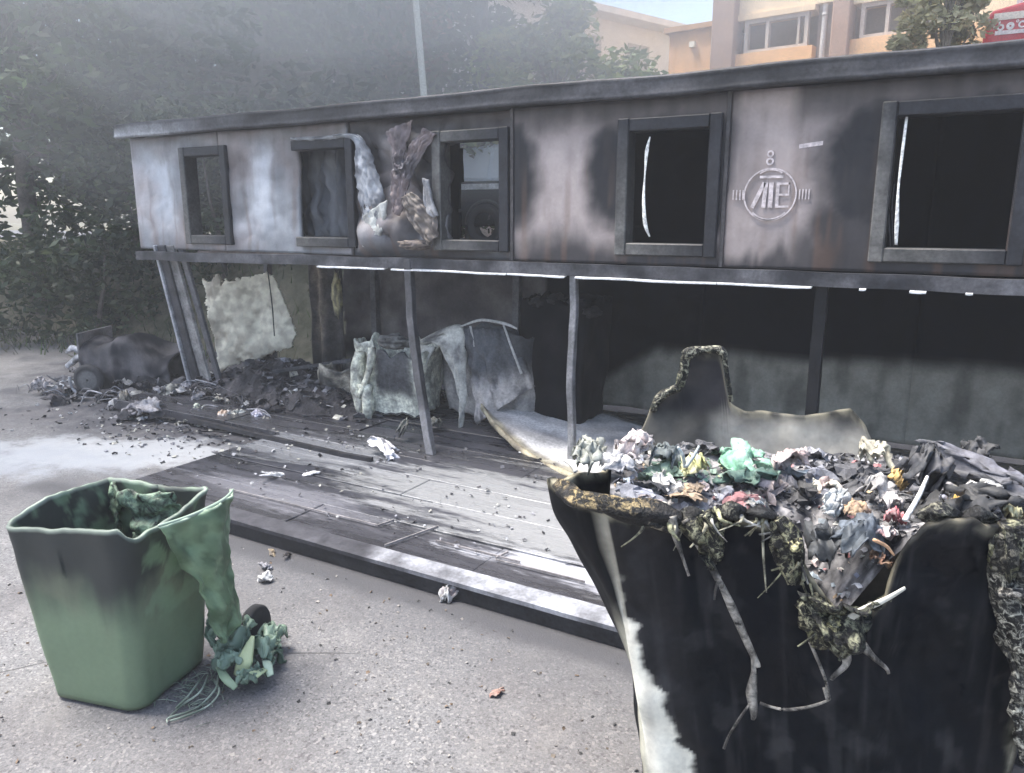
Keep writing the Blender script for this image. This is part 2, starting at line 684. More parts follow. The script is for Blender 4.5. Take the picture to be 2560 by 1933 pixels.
# ------------------------------------------------------------------ burnt shelter (waste collection point)
FY, BY, DZ = 4.2, 5.55, 0.10
X0, X1 = -6.05, 1.46
ZB, ZT = 1.33, 2.22
shelter = thing('waste_shelter', 'long burnt-out steel waste shelter with a row of square hatches above open bays', 'shelter', (-2.3, FY, 0))
seams = [X0, -4.987, -3.697, -2.407, -1.117, 0.26, X1]
hat = [(-5.36, -4.96), (-4.21, -3.69 - 0.02), (-2.92, -2.49), (-1.658, -1.211), (-0.333, 0.170), (0.90, 1.36)]
HZ0, HZ1 = 1.45, 2.05
CLEAN = (0.40, 0.345, 0.33)
PALE = (0.52, 0.54, 0.57)


def wall_col(x, z, k):
    n = fbm(x, z, 3.3, 2.2, 4)
    n1 = fbm(x, z, 8.1, 7.0, 4)
    n2 = fbm(x * 14, z * 1.2, 1.0, 1.0, 4)            # run marks, drawn out downwards
    s = 0.0
    for i, (a, b) in enumerate(hat):                  # smoke lobes beside, and a plume above, every hatch
        dx = max(a - .07 - x, x - b - .07, 0)
        w = (.24 if i < 4 else .36) + .05 * n
        d = math.hypot(dx / w, (z - 1.84 - .04 * n) / .40)
        s = max(s, 1 - sst(.55, 1.18, d + .14 * n1))
        if a - .15 < x < b + .15:
            s = max(s, .85 * sst(1.9, 2.0, z) * (1 - sst(0, .2, dx)))
    s = max(s, 0.88 * sst(1.90, 2.18, z + .05 * n + .03 * n1))  # top band: soot, with the fascia's shading painted in
    s = max(s, 0.92 * (1 - sst(1.35, 1.58, z + .09 * n + .05 * n2)))
    if k == 5:
        s = max(s, 0.8)
    if k == 4:                                        # lower right of the emblem is black, the left corner stayed clean
        s = max(s, .95 * sst(-.82, -.6, x + .05 * n1) * (1 - sst(1.55, 1.82, z + .05 * n)))
        s = max(s, .5 * sst(-.75, -.5, x))
        e = 1 - sst(0.05, .16, abs(x + .92) - 0.06 + .03 * n2)
        s *= 1 - .6 * e * sst(1.33, 1.45, z + .12 * n2)
        s *= 1 - .7 * (1 - sst(-1.06, -.92, x)) * sst(1.36, 1.45, z + .06 * n2) * (1 - sst(1.62, 1.8, z))
    base = CLEAN if k >= 3 else (mix(PALE, CLEAN, .35 + .9 * n) if k < 2 else mix(CLEAN, PALE, .4 + n))
    if k < 2:
        s *= 0.55
    if k == 2:
        s = s * .75 + .15
        s = max(s, .75 * (1 - sst(.6, 1.5, ((x + 3.27) / .13) ** 2 + ((z - 1.44) / .16) ** 2 + .4 * n1)))
    c = mix(base, (.018, .019, .023), s + .05 * n2)
    c = mix(c, (.20, .115, .075), .30 * sst(.12, .55, n2) * sst(2.1, 1.5, z))
    return mix(c, (.06, .05, .045), .16 * sst(.0, .5, n2 + n1 * .6))


for k in range(6):
    a, b = seams[k], seams[k + 1]
    w = b - a
    nu, nv = int(w / .018), 48
    ha, hb = hat[k]
    cr = {0: .025, 1: .03, 2: .11}.get(k, .006)

    def fn(u, v, a=a, w=w, k=k, cr=cr):
        x, z = a + .004 + (w - .008) * u, ZB + (ZT - ZB) * v
        e = min(u, 1 - u, v, 1 - v)
        d = cr * (fbm(x, z, k * 3.7, 2.4, 4) + .6 * abs(nz(x, z, k, 5)) - .2) * sst(0, .12, e)
        if k == 2:
            d += .10 * abs(nz(x * 1.4 + z * 2.2, z, 4, 2.0)) * sst(0, .15, e) - .02
        if k < 3:
            d -= .03 * math.sin(u * 3.1)
        return Vector((x, FY - d, z))

    def skip(u, v, a=a, w=w, ha=ha, hb=hb, k=k):
        x, z = a + w * u, ZB + (ZT - ZB) * v
        return ha < x < hb and HZ0 < z < HZ1

    m = MB()
    m.grid(fn, nu, nv, lambda u, v, p, k=k: wall_col(p.x, p.z, k), skip)
    m.build('wall_panel', M_PANEL, shelter, smooth=True, solid=0.03, off=1.0)

# cover strips over the panel joints
for x in seams[1:-1]:
    if x == -4.987 or x == -3.697:
        continue
    m = MB()
    m.bar((x, FY - .034, ZB), (x, FY - .034, ZT), .022, .010, lambda p: mix((.10, .09, .09), (.03, .03, .033), .4 + 1.3 * fbm(p.x, p.z, 2, 4)), up=(0, 1, 0), bev=.002)
    m.build('cover_strip', M_METAL, shelter)
# frames round the hatches
for i, (a, b) in enumerate(hat):
    m = MB()
    o = 0.066
    y0, y1 = FY - .055, FY + .07

    def fc(p, i=i):
        n = fbm(p.x, p.z, 1, 4, 3)
        frame_tone = mix((.13, .127, .12), SOOT, sst(0.0, .6, (p.x - hat[i][0]) / .5 + .6 * n + (.35 if p.z > 2.0 else 0) + (.25 if i > 3 else 0)))  # paler at the left, darker towards the right and top
        return frame_tone
    bx = [((a - o, y0, HZ0 - .07), (a, y1, HZ1 + .07)), ((b, y0, HZ0 - .07), (b + o, y1, HZ1 + .07)), ((a, y0 + .003, HZ1), (b, y1 - .003, HZ1 + .068)), ((a, y0 + .003, HZ0 - .068), (b, y1 - .003, HZ0))]
    for j, (p, q) in enumerate(bx):
        if i == 1 and j < 1:
            continue
        m.box(p, q, fc, bev=.006)
    m.build('window_frame', M_METAL, shelter)

# fascia, roof, rails
m = MB()
m.grid(lambda u, v: Vector((X0 - .06 + (X1 - X0 + .12) * u, FY - .10 - .012 * nz(u * 30, v, 2) + (0.006 if .1 < v < .9 else 0), 2.212 + .115 * v + .012 * nz(u * 9, 0, 5))), 160, 6,
       lambda u, v, p: mix(mix((.060, .060, .066), (.022, .022, .024), fbm(p.x, p.z, 0, 1.5) + .5 * v), (.30, .31, .33), sst(-5.0, -5.7, p.x) * (1 - v)))
m.build('fascia', M_METAL, shelter, smooth=True, solid=.03, off=1.0)
m = MB()
m.grid(lambda u, v: Vector((X0 - .04 + (X1 - X0 + .08) * u, FY - .06 + (BY - FY + .1) * v, 2.30 + .015 * nz(u * 8, v * 2, 1))), 60, 10, lambda u, v, p: mix(SOOT, (.05, .05, .055), .4 + fbm(p.x, p.y)))
m.build('roof', M_METAL, shelter, solid=.03)
m = MB()
m.grid(lambda u, v: Vector((X0 + (X1 - X0) * u, FY - .03 - .01 * nz(u * 20, 0, 9), ZB - .075 + .07 * v + .010 * nz(u * 14, 0, 3) - .018 * sst(.35, .0, u))), 200, 3,
       lambda u, v, p: mix((.10, .10, .11), SOOT, .5 + fbm(p.x, p.z, 0, 5)))
m.build('bottom_rail', M_METAL, shelter, solid=.05, off=1.0)
# pale strips added for the highlight along the rail's bottom edge
M_HILITE = vc('highlight_white', .45, 10, .8, 1.1, 20, .05)
for a, b in ((-3.98, -3.37), (-3.31, -2.42), (-2.41, -2.02), (-1.95, -1.12), (-1.115, -.64), (-.42, -.39), (-.20, -.13), (.03, .06)):
    m = MB()
    m.grid(lambda u, v, a=a, b=b: Vector((a + (b - a) * u, FY - .092 + .045 * v + .003 * nz(u * 9, a), ZB - .075 + (.008 + .009 * abs(nz(a * 3 + u * (b - a) * 5, 2, 1)) + .004 * math.sin(math.pi * u)) * (v - .5) + .010 * nz((a + (b - a) * u) * 1.88, 0, 3) - .007)), 14, 1, (.86, .86, .86))
    m.build('rail_highlight', M_HILITE, shelter, solid=.008, off=1.0)


def post(pts, w, d, cf, name='post', wob=.006):
    m = MB()
    P = spline(pts, 8)
    L = len(P)
    vs = []
    for i, p in enumerate(P):
        for sx, sy in ((-1, -1), (1, -1), (1, 1), (-1, 1)):
            vs.append(p + Vector((sx * w / 2 + wob * nz(p.z, sx, sy, 6), sy * d / 2 + wob * nz(p.z, sy, 3, 6), 0)))
    fs = [(i * 4 + k, i * 4 + (k + 1) % 4, i * 4 + 4 + (k + 1) % 4, i * 4 + 4 + k) for i in range(L - 1) for k in range(4)] + [(3, 2, 1, 0), tuple(L * 4 - 4 + k for k in range(4))]
    m.add(vs, fs, cf)
    o = m.build(name, M_METAL, shelter)
    b = o.modifiers.new('edge', 'BEVEL')
    b.width = .004
    return o


dk = lambda p: mix((.055, .055, .06), (.16, .16, .17), .35 + fbm(p.x, p.y, p.z, 3))
# buckled front posts
post([wall(1022, 648, 4.14), wall(1030, 800, 4.10), wall(1050, 960, 3.98), wall(1078, 1136, 3.86)], .055, .05, lambda p: mix((.05, .05, .055), (.19, .19, .20), sst(.5, .12, p.z) + .25 * fbm(p.x, p.z, 0, 5)))
post([(-1.985, 4.17, 1.27), (-1.978, 4.17, 1.0), (-1.99, 4.165, .62), (-1.978, 4.17, .30), (-1.98, 4.17, .08)], .042, .045, lambda p: mix((.20, .20, .21), (.36, .36, .36), sst(.45, .1, p.z) + .3 * fbm(p.x, p.z, 0, 6)))
post([(-.60, 4.2, 1.28), (-.60, 4.2, .7), (-.60, 4.2, .08)], .06, .05, lambda p: mix(BLACK, (.012, .012, .014), .4 + fbm(p.x, p.z, 0, 5)))
# rear posts
for x in (-5.98, -4.62, -3.12):
    post([(x, BY - .06, 2.28), (x, BY - .06, 1.2), (x, BY - .06, .08)], .06, .06, dk)
# left end corner: an H-shaped post that has been pushed over
tl, bl = wall(378, 520, 4.16), floor(478, 992, 0.02)
for j, (dx, w, c) in enumerate(((0, .028, (.55, .56, .60)), (.075, .10, (.10, .10, .11)), (.185, .11, (.42, .41, .40)), (.33, .06, (.16, .16, .17)))):
    top = Vector((tl.x + dx * .75, tl.y + .02 * j, 1.36))
    bot = bl + Vector((dx * 1.05, .02 * j + .02, 0))
    m = MB()
    m.bar(bot, top, w, .03, lambda p, c=c: mix(c, SOOT, .35 + .9 * fbm(p.x * 4, p.y, p.z, 2.5)), bev=.004)
    m.build('corner_post', M_METAL, shelter)
post([(-6.0, FY + .03, 2.28), (-6.01, FY + .03, 1.8), (-6.0, FY + .02, 1.34)], .07, .06, dk)


# rear wall: black above, bare grey below, burnt away on the left
def back_col(x, z):
    n = fbm(x, z, 7.7, 1.3, 4)
    line = 0.62 + .05 * n - .30 * sst(-1.9, -2.5, x) + .06 * sst(-1.0, 0.3, x)
    c = mix((.25, .245, .215), (.0020, .0030, .0060), sst(line - .07, line + .06, z))
    c = mix(c, tuple(q * .45 for q in c), .7 * sst(.0, .45, fbm(x * 3, z, 2, 2)))
    if x < -2.9:
        c = mix(c, mix((.10, .09, .095), (.20, .185, .18), .5 + fbm(x, z, 1, 3.5)), .85 * sst(.35, .6, z) * (1 - sst(1.25, 1.4, z)))
    return c


for a, b, holes in ((-5.75, -4.62, ((-6, -5.08, .0, 1.2),)), (-4.62, -3.12, ((-3.72, -3.16, 1.36, 2.30),)), (-3.12, -1.6, ()), (-1.6, -.2, ()), (-.2, 1.43, ())):
    m = MB()

    def fn(u, v, a=a, b=b):
        x, z = a + (b - a) * u, .12 + 2.15 * v
        return Vector((x, BY + (.012 if a > -3 else .06) * abs(fbm(x, z, 5, 2.0)), z))

    def sk(u, v, a=a, b=b, holes=holes):
        x, z = a + (b - a) * u, .12 + 2.15 * v
        return any(h[0] < x + .05 * nz(x, z, 0, 6) < h[1] and h[2] < z + .06 * nz(x, z, 4, 5) < h[3] for h in holes)
    m.grid(fn, 50, 70, lambda u, v, p: back_col(p.x, p.z), sk)
    m.build('rear_panel', M_SOOT, shelter, smooth=True, solid=.025, off=-1)
# right end wall and inner partition bay
m = MB()
m.grid(lambda u, v: Vector((X1 - .02, FY + .04 + (BY - FY - .08) * u, .12 + 2.15 * v)), 20, 30, lambda u, v, p: back_col(.8 + p.y * .2, p.z))
m.build('end_panel', M_PANEL, shelter, solid=.025)
# brown scorched stump of a rear panel
m = MB()
P0, P1 = wall(770, 655, 5.2), wall(852, 900, 5.2)
m.grid(lambda u, v: Vector((lerp(P0.x, P1.x, u), 5.2 + .05 * math.sin(u * 9) + .02 * nz(u * 5, v * 3), lerp(.16, P0.z, v))), 16, 24,
       lambda u, v, p: mix(mix((.30, .24, .18), (.06, .055, .055), abs(u - .38) * 3 + .5 * fbm(p.x, p.z, 0, 3)), BLACK, sst(.45, .05, v)))
m.build('panel_stump', M_CHAR, shelter, smooth=True, solid=.03)

# emblem and marks on the panel left of the last hatch
PLE = (.56, .50, .50)
m = MB()
ex, ez, ey = -.885, 1.70, FY - .039


def flat_bar(x0, z0, x1, z1, w):
    m.bar((x0, ey, z0), (x1, ey, z1), w, .004, PLE, up=(0, 1, 0))


def ring(cx, cz, r, w, a0=0, a1=360, n=48, sq=1.0):
    vs, fs = [], []
    for i in range(n + 1):
        a = R(lerp(a0, a1, i / n))
        for rr in (r - w, r):
            for y in (ey + .002, ey - .003):
                vs.append((cx + rr * math.cos(a), y, cz + rr * math.sin(a) * sq))
    for i in range(n):
        q = i * 4
        fs += [(q, q + 2, q + 6, q + 4), (q + 1, q + 5, q + 7, q + 3), (q, q + 4, q + 5, q + 1), (q + 2, q + 3, q + 7, q + 6)]
    m.add(vs, fs, PLE)


flat_bar(ex - .085, ez - .06, ex - .03, ez + .065, .020)
flat_bar(ex - .028, ez - .06, ex - .022, ez + .065, .020)
flat_bar(ex + .005, ez - .06, ex + .005, ez + .065, .022)
flat_bar(ex + .038, ez - .06, ex + .038, ez + .065, .016)
for zz in (-.055, .004, .058):
    flat_bar(ex + .046, ez + zz, ex + .095, ez + zz, .010)
flat_bar(ex + .092, ez + .01, ex + .092, ez + .063, .006)
flat_bar(ex - .055, ez + .092, ex + .06, ez + .092, .013)
ring(ex, ez + .005, .132, .007)
ring(ex, ez - .01, .115, .010, 222, 318, 24)
ring(ex, ez + .03, .10, .006, 55, 125, 16)
ring(ex - .01, ez + .205, .017, .008, n=20)
ring(ex - .01, ez + .168, .019, .009, n=20)
m.grid(lambda u, v: Vector((-.76 + .11 * u, ey + .002, 1.925 + .02 * v + .012 * u)), 2, 1, PLE)
for xx in (-.185, -.168, -.15, -.135, .145, .16, .175, .19):
    flat_bar(ex + xx, ez - .02, ex + xx, ez + .03, .006)
m.build('emblem', vc('faded_print', .6, 30, .75, 1.1, 20, .05), shelter)

# white sealing strips hanging loose in two hatches
WH = (.80, .80, .76)
m = MB()
m.tube([wall(1625, 342, 4.18), wall(1617, 378, 4.17), wall(1612, 440, 4.16), wall(1609, 500, 4.15), wall(1613, 560, 4.15), wall(1624, 592, 4.17)], [.003, .011, .004, .009, .012, .004], WH, 8, .3, side=(1, 0, 0), n=6)
m.build('hanging_strip', M_TRASH, shelter, smooth=True)
m = MB()
m.tube([wall(2267, 292, 4.18), wall(2256, 380, 4.16), wall(2246, 470, 4.15), wall(2242, 560, 4.15), wall(2240, 612, 4.17)], [.006, .007, .005, .010, .006], WH, 8, .35, side=(1, 0, 0), n=6)
m.build('hanging_strip', M_TRASH, shelter, smooth=True)
for x in (2228, 2236, 2246):
    m = MB()
    m.tube([wall(x, 400 + x % 7 * 20, 4.19), wall(x - 6, 520, 4.18), wall(x - 2, 616, 4.19)], .003, (.04, .04, .045), 6)
    m.build('hanging_wire', M_CHAR, shelter)


def loft(lp, rp, Y, bulge, c, name, parent, mat, nu=10, n=7, thick=.012, fold=0.0, seed=0, fs=9.0):
    "a sheet stretched between two edges, swelling out of its plane"
    A = spline([wall(x, y, Y) if len(q) == 2 else wall(x, y, q[2]) for q in lp for x, y in [q[:2]]], n)
    B = spline([wall(x, y, Y) if len(q) == 2 else wall(x, y, q[2]) for q in rp for x, y in [q[:2]]], n)
    K = min(len(A), len(B)) - 1

    def fn(u, v):
        i = int(round(v * K))
        p = A[i].lerp(B[i], u)
        p.y -= bulge * math.sin(math.pi * u) + fold * (fbm(p.x + seed, p.z, u, fs, 4) + (abs(nz(p.x + seed, p.z, 3, fs * 1.3)) - .2 if fs > 10 else 0))
        return p
    m = MB()
    m.grid(fn, nu, K, c)
    return m.build(name, mat, parent, smooth=True, solid=thick, off=0)


pw = lambda u, v, p: mix((.50, .52, .55), (.12, .125, .14), .15 + 1.2 * abs(u - .45) + .8 * fbm(p.x, p.z, 0, 7))
loft([(742, 352), (800, 352), (882, 350), (888, 420), (902, 520), (915, 600)], [(730, 345), (818, 340), (900, 340), (940, 420), (962, 500), (950, 545)], 4.155, .02, pw, 'melted_sheet', shelter, M_PANEL, nu=22, n=14, fold=.022, thick=.005, fs=20.0)
loft([(905, 545), (915, 565), (920, 590), (908, 612)], [(968, 500), (965, 540), (955, 585), (918, 622)], 4.145, .015, lambda u, v, p: mix((.66, .66, .60), (.25, .25, .25), abs(u - .5) + .8 * fbm(p.x, p.z, 1, 9)), 'melted_sheet', shelter, M_PLAST, fold=.03)
pk = lambda u, v, p: mix((.27, .225, .225), (.10, .095, .105), .35 + 1.1 * fbm(p.x, p.z, 2, 6))
loft([(965, 330), (985, 400), (978, 470), (985, 530)], [(1035, 300), (1010, 390), (1020, 450), (1000, 540)], 4.135, .012, pk, 'torn_sheet', shelter, M_PANEL, nu=22, n=14, fold=.030, thick=.005, fs=16.0)
loft([(1060, 320), (1020, 375), (1008, 430)], [(1090, 335), (1040, 420), (1015, 480)], 4.135, .01, pk, 'torn_sheet', shelter, M_PANEL, nu=22, n=14, fold=.028, seed=3, thick=.005, fs=16.0)
loft([(1000, 500), (1030, 560), (1072, 612)], [(1030, 480), (1085, 530), (1098, 590)], 4.12, .02, lambda u, v, p: mix((.29, .25, .21), (.09, .08, .085), .4 + 1.2 * fbm(p.x, p.z, 1, 7)), 'torn_sheet', shelter, M_PANEL, nu=22, n=14, fold=.030, seed=5, thick=.005, fs=16.0)
loft([(1058, 445), (1065, 520), (1085, 545)], [(1072, 450), (1080, 500), (1095, 540)], 4.12, .01, (.30, .30, .31), 'torn_sheet', shelter, M_PLAST, fold=.03, seed=8)
m = MB()
wad(m, wall(1005, 425, 4.13), (.06, .05, .03), (.26, .25, .26), (.16, .14, .15), 3, 20)
m.build('melted_sheet', M_PLAST, shelter, smooth=True, solid=.006)
# dark curtain remains inside the second hatch
loft([(742, 360), (748, 480), (760, 596)], [(884, 362), (880, 480), (880, 598)], 4.42, .03, lambda u, v, p: mix((.05, .055, .065), (.16, .165, .175), .3 + fbm(p.x * 6, p.z, 1, 2.5)), 'inner_flap', shelter, M_PANEL, nu=24, fold=.08)
m = MB()
m.crumple(wall(1035, 612, 4.12), (.12, .05, .03), (.05, .045, .05), 5, 3, .6, 2.5, rot=0, c2=(.22, .18, .15))
m.build('charred_lump', M_CHAR, shelter, smooth=True)
# cream sheet still standing in the end bay
m = MB()
q = [wall(540, 950, 4.75), wall(735, 880, 5.0), wall(746, 828, 5.0), wall(682, 676, 4.95), wall(500, 690, 4.75)]


def cs_fn(u, v):
    lft = q[0].lerp(q[4], v)
    rgt = q[1].lerp(q[2], v * 4) if v < .25 else q[2].lerp(q[3], (v - .25) / .75)
    p = lft.lerp(rgt, u)
    p.y -= .020 * fbm(p.x, p.z, 3, 3.0, 2) + .006 * abs(nz(p.x * 2, p.z, 1, 5)) + .006 * fbm(p.x, p.z, 8, 14, 3) + .10 * abs(nz(p.x * 1.3 + p.z, p.z * .8, 6, 1.8)) + .003 * abs(nz(p.x, p.z * 1.5, 2, 6.5))
    return p


m.grid(cs_fn, 90, 80, lambda u, v, p: mix(mix((.84, .81, .67), (.58, .54, .45), .5 + 1.2 * fbm(p.x, p.z, 1, 11)), (.22, .19, .15), .55 * sst(.12, .5, fbm(p.x, p.z * 1.4, 9, 5)) + .6 * sst(.22, .0, v + .1 * fbm(p.x, p.z, 4, 6))), lambda u, v: min(u, 1 - v, v) < .05 + .07 * fbm(u * 6, v * 6, 2, 1.0, 4) or u > .985 + .03 * nz(v * 12, 1))
tag(m.build('insulation_sheet', M_PANEL, None, smooth=True, solid=.02), 'crumpled cream sheet standing upright in the far left bay of the shelter', 'sheet')
m = MB()
m.tube([wall(668, 668, 4.8), wall(680, 760, 4.8), wall(686, 840, 4.85)], .006, (.05, .05, .05), 6)
m.build('hanging_wire', M_CHAR, shelter)
m = MB()
m.bar(wall(500, 632, 4.22), wall(765, 630, 4.22), .03, .04, lambda p: mix((.26, .2, .17), (.08, .07, .07), .5 + fbm(p.x, 0, 0, 5)), up=(0, 1, 0))
m.build('bottom_rail', M_METAL, shelter)

# ------------------------------------------------------------------ deck in front of and under the shelter
deck = thing('loading_deck', 'low sheet-steel deck stained with soot, with painted-in pale sheen, running under the shelter', 'deck', (-1.7, 4.0, 0))
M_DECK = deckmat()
DX0, DX1, DY0 = -4.05, 1.5, 2.47
rows = [2.47 + .10, 2.86, 3.17, 3.45, 3.74, 4.05, 4.38, 4.72, 5.06, 5.48]
for j in range(len(rows) - 1):
    x = DX0 if j < 4 else X0 + .05
    cuts = [x]
    while cuts[-1] < DX1 - .6:
        cuts.append(min(DX1, cuts[-1] + rnd.uniform(1.0, 1.75)))
    cuts[-1] = DX1
    for a, b in zip(cuts, cuts[1:]):
        m = MB()
        zt = DZ + rnd.uniform(-.004, .006)
        t1, t2 = rnd.uniform(-.004, .004), rnd.uniform(-.004, .004)
        m.box((a + .002, rows[j] + .003, .03), (b - .002, rows[j + 1] - .003, zt), bev=.003)
        m.v = [(x_, y_, z_ + (t1 if x_ < (a + b) / 2 else t2) if z_ > .06 else z_) for x_, y_, z_ in m.v]
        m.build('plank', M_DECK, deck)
# front edge: dark channel below, bright rubbed lip above
m = MB()
m.box((DX0, DY0 + .012, .0), (DX1, DY0 + .09, .085), lambda p: mix(BLACK, (.05, .05, .055), .4 + fbm(p.x, p.z, 0, 4)), bev=.004)
m.build('edge_channel', M_METAL, deck)
m = MB()
m.grid(lambda u, v: Vector((DX0 + (DX1 - DX0) * u, DY0 - .004 + .105 * v, .094 + .010 * v + .003 * nz(u * 20, v))), 150, 3,
       lambda u, v, p: mix((.06, .06, .07), (.34, .35, .38), sst(-2.25, -1.75, p.x + .35 * fbm(p.x, p.y, 0, 4)) * (.55 + .45 * sst(-.3, .2, fbm(p.x, p.y, 3, 6)))))
m.build('edge_lip', M_METAL, deck, solid=.02)
for x0, y0, x1, y1 in ((572, 1223, 945, 1314), (945, 1314, 985, 1300), (962, 1364, 1095, 1316), (1090, 1352, 1300, 1405), (1240, 1395, 1270, 1380), (1240, 1400, 1462, 1455)):
    m = MB()
    m.bar(floor(x0, y0, .108), floor(x1, y1, .108), .006, .010, (.30, .28, .28), up=(0, 0, 1))
    m.build('seam_strip', M_METAL, deck)
m = MB()
m.bar(floor(480, 1050, .11), floor(856, 1137, .11), .03, .03, (.03, .03, .035), up=(0, 0, 1))
m.bar(floor(856, 1137, .11), floor(930, 1150, .11), .03, .03, (.03, .03, .035), up=(0, 0, 1))
m.build('floor_rail', M_METAL, deck)


# ------------------------------------------------------------------ tubs
def rrect(s, w, d, r):
    "point on a rounded rectangle, s in 0..4 counter-clockwise from the front-left corner; front side is s 0..1"
    side = int(s) % 4
    t = s - int(s)
    L = w if side % 2 == 0 else d
    c = [(-w / 2, -d / 2), (w / 2, -d / 2), (w / 2, d / 2), (-w / 2, d / 2)]
    a, b = c[side], c[(side + 1) % 4]
    x, y = lerp(a[0], b[0], t), lerp(a[1], b[1], t)
    # round the corner by pulling towards an inner circle
    ix, iy = max(-w / 2 + r, min(w / 2 - r, x)), max(-d / 2 + r, min(d / 2 - r, y))
    dx, dy = x - ix, y - iy
    ln = math.hypot(dx, dy)
    if abs(dx) > 1e-9 and abs(dy) > 1e-9:
        x, y = ix + dx / ln * r, iy + dy / ln * r
    return x, y


def tub(name, org, rot, top, bot, H, hf, cf, mat, parent, r=.05, ns=40, nvv=24, thick=.014, disp=None, base=True, z0=0.0):
    cr, sr = math.cos(rot), math.sin(rot)
    N4 = ns * 4

    def fn(u, v):
        s = u * 4 % 4
        z = z0 + (hf(s) - z0) * v
        k = (z - z0) / (H - z0)
        x, y = rrect(s, lerp(bot[0], top[0], k), lerp(bot[1], top[1], k), r)
        if disp:
            dx, dy, dz = disp(s, z, x, y)
            x, y, z = x + dx, y + dy, z + dz
        return Vector((org[0] + x * cr - y * sr, org[1] + x * sr + y * cr, z))
    m = MB()
    m.grid(fn, N4, nvv, lambda u, v, p: cf(u * 4 % 4, p.z, v, p), wrap=True)
    o = m.build(name, mat, parent, smooth=True, solid=thick, off=-1)
    if base:
        b = MB()
        vs = [fn(i / N4, 0) + Vector((0, 0, .012)) for i in range(N4)]
        b.add(vs, [tuple(range(N4))], (.05, .05, .05))
        b.build('base', mat, parent, solid=.01)
    return o


# ---- big melted bin, near right
BO = Vector((-.677, 1.56, 0))
bu, bv = Vector((.93, .367, 0)).normalized(), Vector((-.367, .93, 0)).normalized()
BW, BD, BH = 1.0, .72, .95
brot = math.atan2(bu.y, bu.x)
bc = BO + bu * BW / 2 + bv * BD / 2
bin1 = thing('melted_bin', 'large wheeled bin burnt black, its front wall melted open and overflowing with rubbish', 'bin', (bc.x, bc.y, 0))


def prof(pts, p0):
    out = []
    for x, y in pts:
        p = plane_pt(x, y, p0, bv)
        out.append(((p - BO).dot(bu), p.z))
    return sorted(out)


FRONT = prof([(1490, 1262), (1600, 1290), (1700, 1300), (1760, 1285), (1850, 1275), (1930, 1290), (1985, 1370), (2005, 1440), (2060, 1520), (2130, 1530), (2190, 1480), (2225, 1400), (2262, 1320), (2320, 1282), (2420, 1280), (2480, 1305)], BO)
BACK = prof([(1560, 1130), (1612, 1060), (1640, 1000), (1662, 982), (1700, 968), (1712, 930), (1722, 885), (1760, 876), (1806, 880), (1816, 940), (1824, 1005), (1862, 1028), (1920, 1036), (2000, 1038), (2060, 1036), (2122, 1028), (2160, 1062), (2185, 1118), (2240, 1140), (2295, 1152), (2340, 1190)], BO + bv * BD)


def b_h(s):
    i, t = int(s) % 4, s - int(s)
    if i == 0:
        return curve(FRONT, t * BW) + .014 * fbm(t * 30, 2, 0, 1.0, 4) * sst(.0, .06, t)
    if i == 1:
        return lerp(FRONT[-1][1], BACK[-1][1], t) + .03 * nz(t * 6, 1)
    if i == 2:
        return curve(BACK, (1 - t) * BW)
    return lerp(BACK[0][1], FRONT[0][1], sst(0, 1, t)) + .025 * nz(t * 7, 4)


def b_disp(s, z, x, y):
    i, t = int(s) % 4, s - int(s)
    dx = dy = dz = 0.0
    n = fbm(s * 2.1, z * 2.0, 0, 1.6, 3)
    if i == 0:
        dy = -.025 * n - .03 * sst(.82, .95, z) * (1 + nz(t * 9, 3)) + .02 * math.sin(t * 7)
    elif i == 3:                                     # the left lip flares out where the lifting pin sat
        dx = -.13 * math.exp(-((t - .72) / .22) ** 2) * sst(.45, .93, z) - .02 * n
    elif i == 2:
        dy = .03 * n + .04 * sst(.95, 1.15, z)
    else:
        dx = .03 * n
    dz = .012 * nz(s * 9, z * 5, 2) * sst(.7, .9, z)
    dx += .10 * (1 - min(z / BH, 1))
    return dx, dy, dz


def b_col(s, z, v, p):
    i, t = int(s) % 4, s - int(s)
    n = fbm(p.x, p.y, p.z * .5, 6, 4)
    if i == 0:
        c = mix(BLACK, (.022, .021, .022), sst(.22, .10, t) + .4 * n)  # greyer left end: soft reflection painted into the black
        c = mix(c, (.05, .05, .052), .30 * sst(.1, .5, fbm(t * 26, z * 2.2, 6, 1.0, 4)) + .3 * sst(.25, .55, fbm(t * 9, z * 9, 2, 1.0, 4)))
        e = t - (.02 + .16 * sst(.75, .0, z) + .05 * fbm(z * 14, 1, 0, 1.0, 4) + .015 * nz(p.x * 40, z * 30, 2))
        c = mix(c, mix((.88, .85, .72), (.52, .49, .42), .35 + .9 * nz(p.x * 30, p.z * 4, 3)), sst(.012, -.008, e) * sst(.80, .66, z + .06 * n))
        if z > .6 and t < .022:
            c = mix(c, (.45, .42, .34), .7)
        e2 = 1 - t - (.03 + .03 * nz(z * 11, 5))
        c = mix(c, mix((.36, .35, .28), (.05, .05, .04), .5 + 1.6 * fbm(p.x, p.y, p.z, 16, 3)), sst(.02, -.02, e2))
    elif i == 3:
        c = mix((.014, .015, .018), (.005, .0055, .007), .5 + n)
        c = mix(c, mix(CREAM, (.3, .28, .23), .4 + n), sst(.90, .97, t + .03 * n) * sst(.7, .5, z))
    elif i == 2:
        c = mix((.40, .38, .33), (.022, .022, .025), sst(.93, 1.01, z + .02 * n))
        c = mix(c, (.02, .02, .022), .75 * sst(.62, .70, t + .03 * n))
    else:
        c = mix((.20, .19, .16), BLACK, .5 + n)
    rim = sst(.965, .995, v)
    c = mix(c, mix((.35, .32, .23), (.03, .03, .025), .55 + 1.7 * fbm(p.x, p.y, p.z, 22, 3)), rim * ((.9 if t < .6 or i else .35) if i != 2 else .5))
    return c


